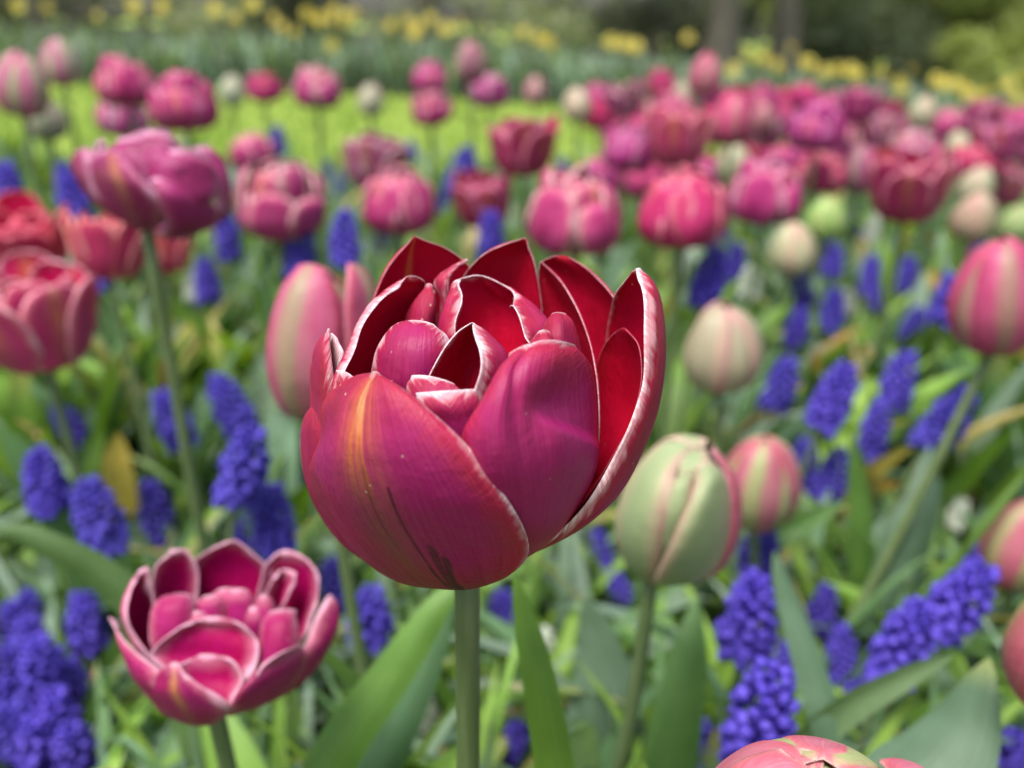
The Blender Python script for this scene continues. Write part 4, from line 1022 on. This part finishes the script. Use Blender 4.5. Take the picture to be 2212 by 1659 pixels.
def spike_mesh(seed, H, Rr, mat):
    r = random.Random(seed); mb = MB(); n = int(84*H/.05); k = 0
    for i in range(n):
        t = (i+.5)/n; z = H*t
        rad = Rr*(.80+.20*math.sin(min(1, t*2)*1.57))*(1-max(0, t-.45)**1.9*2.0)
        rad = max(rad, .0015); ph = i*2.39996+r.uniform(-.25, .25)
        o = np.array([math.cos(ph), math.sin(ph), 0])
        br = (.0040*(1-t)+.0024*t)*r.uniform(.85, 1.12)
        tilt = -.75+1.5*t**1.5
        bell(mb, o*rad*r.uniform(.45, .62)+np.array([0, 0, z]), o+np.array([0, 0, tilt]), br, r.uniform(.3, 1))
    tube(mb, [(0, 0, -.002), (0, 0, H*.5), (0, 0, H*.95)], [.003, .004, .0015], 6, bt=0.0)
    return mb.build("flower_spike", mat)
M['white_bell'] = simple("white bells", (.55, .62, .48), (.80, .82, .74), (200, 200, 200), .5, .3, 0, 0, .3)
rm = random.Random(5)
SPIKES = [spike_mesh(i, rm.uniform(.030, .044), rm.uniform(.0115, .0135), M['bell']) for i in range(6)]
WSPIKE = [spike_mesh(50+i, .03, .011, M['white_bell']) for i in range(2)]
def thin_leaf(seed):
    r = random.Random(seed); mb = MB(); L = r.uniform(.12, .2); t = np.linspace(0, 1, 10)
    strap(mb, arc(L, r.uniform(.5, 1.9), 10, 1.35), lance(t, r.uniform(.006, .010), .9), (0, 1, 0), .35, 5, r.choice([(.07, .15, .04), (.10, .2, .035), (.09, .17, .07)]), (.4, .32, .1) if seed % 4 == 0 else None, .2)
    return mb.build("leaf", M['leaf'])
THIN = [thin_leaf(i) for i in range(8)]
MUS = []
GM = "grape hyacinths between the tulips"
def muscari(px, py, wpx, tilt=0.0, seed=0, white=False, sx=1.0):
    r = random.Random(seed*17+int(px)+int(py)*3)
    depth = mus_depth(px, py, wpx); shr = max(.55, depth*wpx/FPX/.0275); sx = sx*(1.06 if wpx > 88 else 1.0)
    c = at(px, py, depth); pool = WSPIKE if white else SPIKES
    me = pool[r.randrange(len(pool))]
    H = max(v.co.z for v in me.vertices); sc = r.uniform(.95, 1.08)*shr
    d = Vector((math.sin(tilt), r.uniform(-.12, .12), math.cos(tilt))).normalized()
    head = Vector(c)-d*H*sc*.5
    bx, by = head.x-math.sin(tilt)*.06, head.y+r.uniform(-.02, .02)
    root = empty("grape_hyacinth", (bx, by, float(ground(bx, by)))); setp(root, "x", "flower", GM)
    o = link("flower_spike", me, root); o.location = head-root.location
    o.rotation_mode = 'QUATERNION'; o.rotation_quaternion = d.to_track_quat('Z', 'Y') @ Matrix.Rotation(r.uniform(0, 6.28), 3, 'Z').to_quaternion(); o.scale = (sc*sx, sc*sx, sc)
    p0 = np.zeros(3); p2 = np.array(o.location); p1 = p2-np.array(d)*.06; t = np.linspace(0, 1, 7)[:, None]
    mb = MB(); tube(mb, (1-t)**2*p0+2*t*(1-t)*p1+t*t*p2, .0018, 7); link("stem", mb.build("stem", M['stem']), root)
    for k in range(2):
        me = THIN[r.randrange(len(THIN))]; a = turn_leaf(me, root.location, (1, 1, 1), r)
        if a is None: continue
        o = link("leaf", me, root); o.rotation_euler = (0, 0, a)
    MUS.append((root, px, py, wpx, white)); return root
for i, (a, b_, c_, t_) in enumerate(ML): muscari(a, b_, c_, t_, i)
for i, (a, b_, c_) in enumerate(WL): muscari(a, b_, c_, 0, 300+i, True)
k = 0
while k < 46:
    y = rs.uniform(.95, 2.4); x = rs.uniform(-.5, .62)*y
    if y > bed_edge(x)-.05: continue
    px, py, d = project((x, y, float(ground(x, y))+rs.uniform(.13, .19)))
    if px < 10 or px > 2200 or (640 < px < 1440 and 510 < py < 1250): continue
    muscari(px, py, .0275*FPX/d, rs.uniform(-.3, .3), 500+k); k += 1
auto_labels([(m_[0], m_[1], m_[2], "white grape hyacinth" if m_[4] else ("blue grape hyacinth" if m_[3] > 62 else "distant blue grape hyacinth")) for m_ in MUS], "{look} {o}{rel} the {nm}")

# ------------------------------------------------------------------ leaves traced where the photo shows single ones (parts of the tulips they grow from)
def traced_leaf(parent, pts, wpx, depth, col, side=(1, 0, 0), fold=.18, tip=None, base=.8, dz=0.0):
    P = np.array([at(a, b_, d_ if d_ else depth) for a, b_, d_ in pts]); n = 22
    kk = np.linspace(0, 1, len(P)); t = np.linspace(0, 1, n); P = cubic(kk, P, t)
    g = np.array([P[0, 0], P[0, 1], float(ground(P[0, 0], P[0, 1]))])
    if P[0, 2] > g[2]+.01:                                         # carry the leaf down to the soil
        m = 6; s = np.linspace(0, 1, m+1)[:-1, None]; P = np.concatenate([g*(1-s)+P[0]*s, P])
    t = np.linspace(0, 1, len(P)); W = wpx/FPX*depth
    mb = MB(); strap(mb, P-np.array(parent.location), lance(t**.8, W, base), side, fold, 9, col, tip, .12)
    return link("leaf", mb.build("leaf", M['leaf']), parent)
def find(s): return next(r_ for r_, *_ in TUL if r_["label"].startswith(s))
GB = find("large pale green bud"); PB = find("pink and green bud behind"); RS_ = find("raspberry"); NB_ = find("pink tulip with pale green"); RE = find("pink bud with green base")
traced_leaf(HERO, [(1215,1780,.27),(1190,1610,.272),(1160,1450,.275),(1132,1330,.28),(1110,1235,.285)], 84, .275, (.14, .28, .025))
traced_leaf(HERO, [(640,1790,.33),(750,1590,.33),(850,1450,.335),(945,1310,.34),(990,1250,.345)], 105, .335, (.13, .26, .045))
traced_leaf(HERO, [(760,1780,.37),(850,1600,.37),(930,1420,.375),(985,1290,.38)], 90, .375, (.085, .17, .075))
traced_leaf(GB, [(1330,1790,.45),(1330,1600,.44),(1300,1420,.44),(1265,1290,.44)], 150, .44, (.12, .19, .12))
traced_leaf(GB, [(1430,1790,.42),(1460,1600,.41),(1490,1420,.41),(1505,1290,.42)], 125, .41, (.11, .22, .06))
traced_leaf(GB, [(1200,1790,.46),(1235,1620,.45),(1260,1480,.45),(1275,1380,.45)], 60, .45, (.13, .2, .14))
traced_leaf(NB_, [(1880,1900,.30),(1970,1740,.30),(2070,1590,.31),(2138,1420,.33)], 250, .31, (.095, .165, .095), (1, .25, .35), .12, (.25, .3, .1))
traced_leaf(NB_, [(1850,1800,.36),(1800,1590,.36),(1748,1430,.37),(1695,1270,.38),(1672,1190,.385)], 80, .365, (.10, .18, .10))
traced_leaf(NB_, [(1700,1640,.37),(1830,1530,.36),(1960,1460,.35),(2060,1415,.34)], 70, .36, (.14, .22, .10), (.2, .2, 1), .2)
traced_leaf(RS_, [(440,1650,.42),(345,1400,.41),(245,1265,.40),(125,1190,.39),(8,1158,.385),(-40,1280,.38)], 82, .40, (.11, .19, .065), (.35, .3, 1), .15)
traced_leaf(PB, [(1560,1400,.60),(1640,1190,.58),(1740,1130,.57),(1830,1080,.56)], 70, .57, (.11, .22, .06), (.2, .4, 1), .2)
traced_leaf(PB, [(1870,1350,.60),(1865,1180,.58),(1855,1050,.57),(1838,930,.56)], 62, .57, (.12, .24, .05))
traced_leaf(PB, [(1930,1350,.56),(1960,1200,.55),(2000,1080,.55),(2010,960,.56)], 120, .55, (.11, .185, .115))
traced_leaf(RE, [(1900,1420,.5),(2020,1280,.5),(2130,1150,.5),(2230,1010,.5)], 80, .5, (.14, .25, .05), (.6, .3, .6), .25)
traced_leaf(RE, [(1760,1400,.62),(1880,1300,.62),(2010,1240,.62),(2090,1180,.62)], 55, .54, (.17, .27, .035), (.3, .3, .8), .25, (.4, .32, .05))

# ------------------------------------------------------------------ the low leaves nobody could count
mb = MB(); rf = random.Random(99)
COLS = LEAF_COLS+[(.10, .2, .03), (.16, .28, .03), (.07, .14, .06), (.10, .17, .11)]
def scatter_leaf(x, y, L, W, col, tip, lift, bend, n, m):
    t = np.linspace(0, 1, n); p = arc(L, bend, n, lift); a = rf.uniform(0, 6.283); c, s = math.cos(a), math.sin(a)
    p[:, 1] += rf.uniform(-.2, .2)*L*t**2
    Q = np.stack([p[:, 0]*c-p[:, 1]*s+x, p[:, 0]*s+p[:, 1]*c+y, p[:, 2]+ground(x, y)-.004], -1)
    if hides(Q): return
    strap(mb, Q, lance(t, W, .6), (-s, c, rf.uniform(-.2, .2)), rf.uniform(.1, .3), m, col, tip, .3)
i = 0
while i < 8200:
    y = .20+2.5*rf.random()**1.35; x = rf.uniform(-.75, .75)*(y+.12)
    if y > bed_edge(x): continue
    near = y < .62
    broad = rf.random() < (.22 if near else .72)
    q = rf.random()
    col = rf.choice(COLS); f = rf.uniform(.75, 1.2); col = tuple(c*f for c in col)
    tip = (.46, .36, .10) if q < .08 else ((.5, .22, .05) if q < .11 else None)
    if q > .985: col = (.42, .34, .14)
    if broad: scatter_leaf(x, y, rf.uniform(.12, .16 if near else .23), rf.uniform(.014, .022 if near else .042), col, tip, rf.uniform(1.0, 1.5) if near else rf.uniform(1.2, 1.56), rf.uniform(.2, 1.6) if near else rf.uniform(.1, 1.1), 11, 5)
    else: scatter_leaf(x, y, rf.uniform(.10, .2), rf.uniform(.005, .010), col, tip, rf.uniform(.9, 1.5), rf.uniform(.4, 2.0), 9, 3)
    i += 1
for i in range(3400):
    y = .18+1.5*rf.random()**1.3; x = rf.uniform(-.72, .72)*(y+.12); f = rf.uniform(.75, 1.25); col = tuple(c*f for c in rf.choice(COLS))
    scatter_leaf(x, y, rf.uniform(.05, .10), rf.uniform(.006, .014), col, (.5, .42, .2) if rf.random() < .06 else None, rf.uniform(.7, 1.4), rf.uniform(.3, 1.6), 6, 3)
o = link("bed_leaves", mb.build("bed_leaves", M['leaf'])); setp(o, "dense low tulip and hyacinth leaves covering the soil of the bed", "leaves", None, "stuff")

# short grass of the lawn
mb = MB(); n = 30000; rg = np.random.default_rng(3)
gy = rg.uniform(1.9, 6.9, n); gx_ = rg.uniform(-.62, .62, n)*gy
ok = (gy > bed_edge(gx_)) & (gy < daff_front(gx_)); gx_, gy = gx_[ok], gy[ok]; n = len(gx_); gz = ground(gx_, gy)
a = rg.uniform(0, 6.28, n); h = rg.uniform(.025, .055, n); wd = rg.uniform(.003, .006, n)
ca, sa = np.cos(a), np.sin(a); lx, ly = rg.normal(0, .015, n), rg.normal(0, .015, n)
V = np.stack([np.stack([gx_-ca*wd, gy-sa*wd, gz], -1), np.stack([gx_+ca*wd, gy+sa*wd, gz], -1), np.stack([gx_+lx, gy+ly, gz+h], -1)], 1).reshape(-1, 3)
mb.add(V, np.arange(3*n).reshape(-1, 3).tolist())
o = link("grass", mb.build("grass", simple("grass blades", (.22, .33, .045), (.31, .42, .08), (3, 3, 3), .6, .3, 0, 0, .4))); setp(o, "bright yellow green mown grass between the two flower beds", "grass", None, "stuff")

# ------------------------------------------------------------------ daffodil bank
mb = MB(); rd = random.Random(41)
for i in range(5200):
    x = rd.uniform(-6.5, 7.5); f = daff_front(x); y = f+.05+2.1*rd.random()**1.2
    L = rd.uniform(.27, .40)*(0.8+.2*min(1, (y-f)/.3)); t = np.linspace(0, 1, 6); p = arc(L*1.12, rd.uniform(.4, 1.9), 6, rd.uniform(1.25, 1.57)); a = rd.uniform(0, 6.283); c, s = math.cos(a), math.sin(a)
    Q = np.stack([p[:, 0]*c+x, p[:, 0]*s+y, p[:, 2]+ground(x, y)], -1); g_ = rd.uniform(.4, .7) if rd.random() < .72 else rd.uniform(1.2, 1.7)
    strap(mb, Q, lance(t, rd.uniform(.018, .03), .9), (-s, c, 0), .1, 3, (.18*g_, .27*g_, .18*g_))
o = link("daffodil_leaves", mb.build("daffodil_leaves", M['leaf'])); setp(o, "bank of upright blue green daffodil leaves behind the lawn", "leaves", None, "stuff")
def daff_parts():
    mbp = MB()
    for k in range(6):
        a = k*1.047; t = np.linspace(0, 1, 6); pts = np.stack([np.cos(a)*.05*t, np.sin(a)*.05*t, .004*np.sin(t*3)+.0], -1)
        strap(mbp, pts, lance(t, .036, .5), (-math.sin(a), math.cos(a), 0), .06, 5, (.8, .6, .1))
    cor = mbp.build("petals", M['daff_petal'])
    mbt = MB(); th = np.linspace(0, 2*math.pi, 17); pr = [(0, .007), (.012, .010), (.026, .012), (.034, .016), (.037, .020)]
    P = np.array([[(q*math.cos(a)*(1+.06*math.sin(8*a)*(i_ > 2)), q*math.sin(a)*(1+.06*math.sin(8*a)*(i_ > 2)), z) for a in th] for i_, (z, q) in enumerate(pr)])
    mbt.add(P, grid_faces(5, 17).tolist()); cup_ = mbt.build("trumpet", M['daff_cup'])
    return cor, cup_
DC, DT = daff_parts()
mbs = MB(); tube(mbs, [(0, 0, 0), (.004, 0, .2), (0, 0, .38), (.008, -.01, .41), (.012, -.03, .405)], [.005, .0045, .004, .004, .004], 7); DSTEM = mbs.build("stem", M['stem'])
DAF = []
def daffodil(x, y, z):
    g = float(ground(x, y)); sc = max(.75, min(1.5, (z-g)/.405))
    root = empty("daffodil", (x, y, g)); setp(root, "x", "daffodil", "yellow daffodils along the leaf bank")
    r = random.Random(int(x*1000)+int(y*77))
    o = link("stem", DSTEM, root); o.scale = (1, 1, sc)
    az = r.uniform(-1.2, 1.2)
    for me in (DC, DT):
        o = link(me.name.split('.')[0], me, root); o.location = (.012, -.03, .405*sc); o.rotation_euler = (math.pi/2-.1, 0, az); o.scale = (1.0, 1.0, 1.0)
    DAF.append((root, x, y, z))
DPX = [(40,12),(290,10),(350,16),(465,22),(545,10),(590,38),(610,58),(640,70),(660,30),(690,42),(740,48),(722,22),(760,30),(715,120),(845,55),(880,45),(892,72),(905,58),(960,62),(990,50),(930,40),(1130,68),(1160,82),(1180,92),(1315,90),(1345,95),(1370,100),
 (1578,150),(1644,126),(1672,140),(1739,136),(1774,154),(1800,150),(1830,150),(1845,160),(1893,157),(1931,178),(1940,190),(1960,150),(2015,171),(2033,182),(2050,178),(2071,185),(2080,200),(2120,200),(2100,205),(2169,182),(2190,210)]
for px, py in DPX:
    best = None
    for D in np.arange(5.8, 11.5, .1):
        p = at(px, py, D); f = float(daff_front(p[0]))
        if p[1] < f+.05 or p[1] > f+2.2: continue
        e = abs(p[2]-float(ground(p[0], p[1]))-.47)
        if best is None or e < best[0]: best = (e, p)
    if best: daffodil(*best[1])
for i in range(14):
    x = rd.uniform(-4.6, 6.5); y = float(daff_front(x))+rd.uniform(.15, 1.9); daffodil(x, y, float(ground(x, y))+rd.uniform(.42, .52))
DAF.sort(key=lambda q: project(q[1:])[0])
NUM = "first second third fourth fifth sixth seventh eighth ninth tenth eleventh twelfth thirteenth fourteenth fifteenth sixteenth seventeenth eighteenth nineteenth twentieth".split()
def ordinal(i):
    if i < 20: return NUM[i]
    tens = ["twentieth", "thirtieth", "fortieth", "fiftieth"]; base_ = ["twenty", "thirty", "forty", "fifty"]; t, u_ = divmod(i+1, 10)
    return tens[t-2] if u_ == 0 else base_[t-2]+"-"+NUM[u_-1]
half = len(DAF)//2
for i, q in enumerate(DAF):
    q[0]["label"] = ("yellow daffodil on the leaf bank, %s from its left end" % ordinal(i)) if i < half else ("yellow daffodil on the leaf bank, %s from its right end" % ordinal(len(DAF)-1-i))

# ------------------------------------------------------------------ shrubs and trees behind
def clump_leaves(mb, c, rad, n, size, rng, cols, flat=1.0):
    P = rng.normal(0, 1, (n, 3)); P /= np.linalg.norm(P, axis=1, keepdims=True)
    P = c+P*(rng.random((n, 1))**.45)*np.array(rad)
    A = rng.normal(0, 1, (n, 3)); A /= np.linalg.norm(A, axis=1, keepdims=True)
    B = np.cross(A, rng.normal(0, 1, (n, 3))); B /= np.linalg.norm(B, axis=1, keepdims=True)
    s = size*rng.uniform(.6, 1.3, (n, 1))
    V = np.stack([P-A*s, P+B*s*.45, P+A*s, P-B*s*.45], 1).reshape(-1, 3)
    col = np.array(cols)[rng.integers(0, len(cols), n)]*rng.uniform(.75, 1.25, (n, 1))
    mb.add(V, np.arange(4*n).reshape(-1, 4).tolist(), 0, lc=np.repeat(col, 4, 0))
def shrub(x, y, wdt, hgt, cols, label, seed, dens=1.0):
    rng = np.random.default_rng(seed); g = float(ground(x, y))
    root = empty("shrub", (x, y, g)); setp(root, label, "shrub")
    mb = MB()
    for k in range(int(9*dens)):
        c = np.array([rng.uniform(-.5, .5)*wdt, rng.uniform(-.35, .35)*wdt, hgt*rng.uniform(.12, .85)])
        clump_leaves(mb, c, (wdt*.24, wdt*.22, hgt*.20), int(260*dens), .075, rng, cols)
    link("foliage", mb.build("foliage", M['crown'], False), root)
    mb = MB()
    for k in range(6):
        a = rng.uniform(0, 6.28); e = np.array([math.cos(a)*wdt*.35, math.sin(a)*wdt*.3, hgt*.75]); tube(mb, [(0, 0, -.05), e*.45+np.array([0, 0, .1]), e], [.03, .02, .008], 6)
    link("stem", mb.build("stem", M['bark']), root)
DK = [(.10, .12, .085), (.14, .155, .11), (.06, .075, .06)]; YG = [(.40, .46, .13), (.45, .50, .18), (.31, .37, .12)]; MG = [(.27, .32, .19), (.33, .36, .23), (.19, .23, .15)]
SH = [(-6.2, 13, 3.2, 1.9, DK, "dark evergreen shrub above the leaf bank's left end", 1), (-2.8, 14, 2.4, 1.4, DK, "low dark shrub behind the daffodils left of centre", 2), (-.4, 13.5, 2.6, 1.7, MG, "mid green shrub behind the daffodils at centre", 3),
      (2.0, 14.6, 2.4, 1.5, DK, "dark shrub just left of the two tree trunks", 4), (5.6, 14.5, 2.4, 2.6, MG, "olive green shrub right of the two tree trunks", 5, 1.6), (7.4, 15.5, 2.2, 1.9, DK, "dark gappy shrub behind the right daffodils", 6),
      (8.0, 13.4, 3.2, 2.7, YG, "bright yellow green shrub at upper right", 7, 2.0), (6.2, 15.8, 2.8, 2.6, YG, "tall yellow green shrub behind the olive one at upper right", 17, 2.0), (9.4, 12.6, 2.2, 1.9, YG, "leafy yellow green shrub close to the right frame edge", 18, 2.0), (9.6, 14.0, 2.4, 2.0, MG, "grey green shrub at the right frame edge", 8), (6.5, 12.6, 1.3, 1.1, YG, "small yellow green bush behind the right daffodils", 9), (-4.4, 15.5, 2.6, 1.6, MG, "olive shrub far behind the left daffodils", 10), (10.2, 11.8, 1.8, 1.3, YG, "low yellow green bush at the far right end of the bank", 11)]
for a in SH: shrub(*a)
def tree(x, y, rad, hgt, label, seed, cols):
    rng = np.random.default_rng(seed); g = float(ground(x, y)); root = empty("tree", (x, y, g)); setp(root, label, "tree")
    t = np.linspace(0, 1, 10); mb = MB()
    tube(mb, np.stack([.15*np.sin(t*3+seed), .1*np.cos(t*2.3+seed)-.1, t*hgt*.75-.1], -1), rad*(1-.65*t)+rad*.5*np.exp(-t*28), 14)
    tips = []
    for k in range(9):
        z0 = hgt*rng.uniform(.35, .7); a = rng.uniform(0, 6.28); L = hgt*rng.uniform(.2, .34)
        e = np.array([math.cos(a)*L, math.sin(a)*L, z0+L*.55]); tube(mb, [(0, 0, z0), e*np.array([.5, .5, 1])-np.array([0, 0, L*.2]), e], [rad*.3, rad*.2, rad*.07], 8); tips.append(e)
    link("trunk", mb.build("trunk", M['bark']), root)
    mb = MB()
    for e in tips+[np.array([0, 0, hgt*.85])]:
        for k in range(4): clump_leaves(mb, e+rng.normal(0, hgt*.06, 3), np.array([1, 1, .7])*hgt*.09, 130, .16, rng, cols)
    link("crown", mb.build("crown", M['crown'], False), root)
tree(2.85, 13.6, .25, 9.5, "broad brown tree trunk, left one of the pair under the woods", 1, MG)
tree(3.85, 13.9, .22, 9.0, "brown tree trunk, right one of the pair under the woods", 2, MG)
tree(10.4, 16, .2, 9.0, "thin grey brown trunk near the right frame edge", 3, YG)
tree(-1.6, 19, .28, 11, "dark trunk deep in the woods left of centre", 4, DK)
tree(-6.0, 20, .3, 11, "dark trunk deep in the woods behind the left daffodils", 5, DK)
rng = np.random.default_rng(8); mb = MB()
for k in range(420):
    x = rng.uniform(-26, 30); y = rng.uniform(21, 30); z = float(ground(x, y))+rng.uniform(.1, 9)
    clump_leaves(mb, np.array([x, y, z]), (1.4, 1.0, .9), 60, .26, rng, DK+MG+YG)
o = link("far_woods", mb.build("far_woods", M['crown'], False)); setp(o, "dark green mass of far woodland closing the view", "woods", None, "stuff")
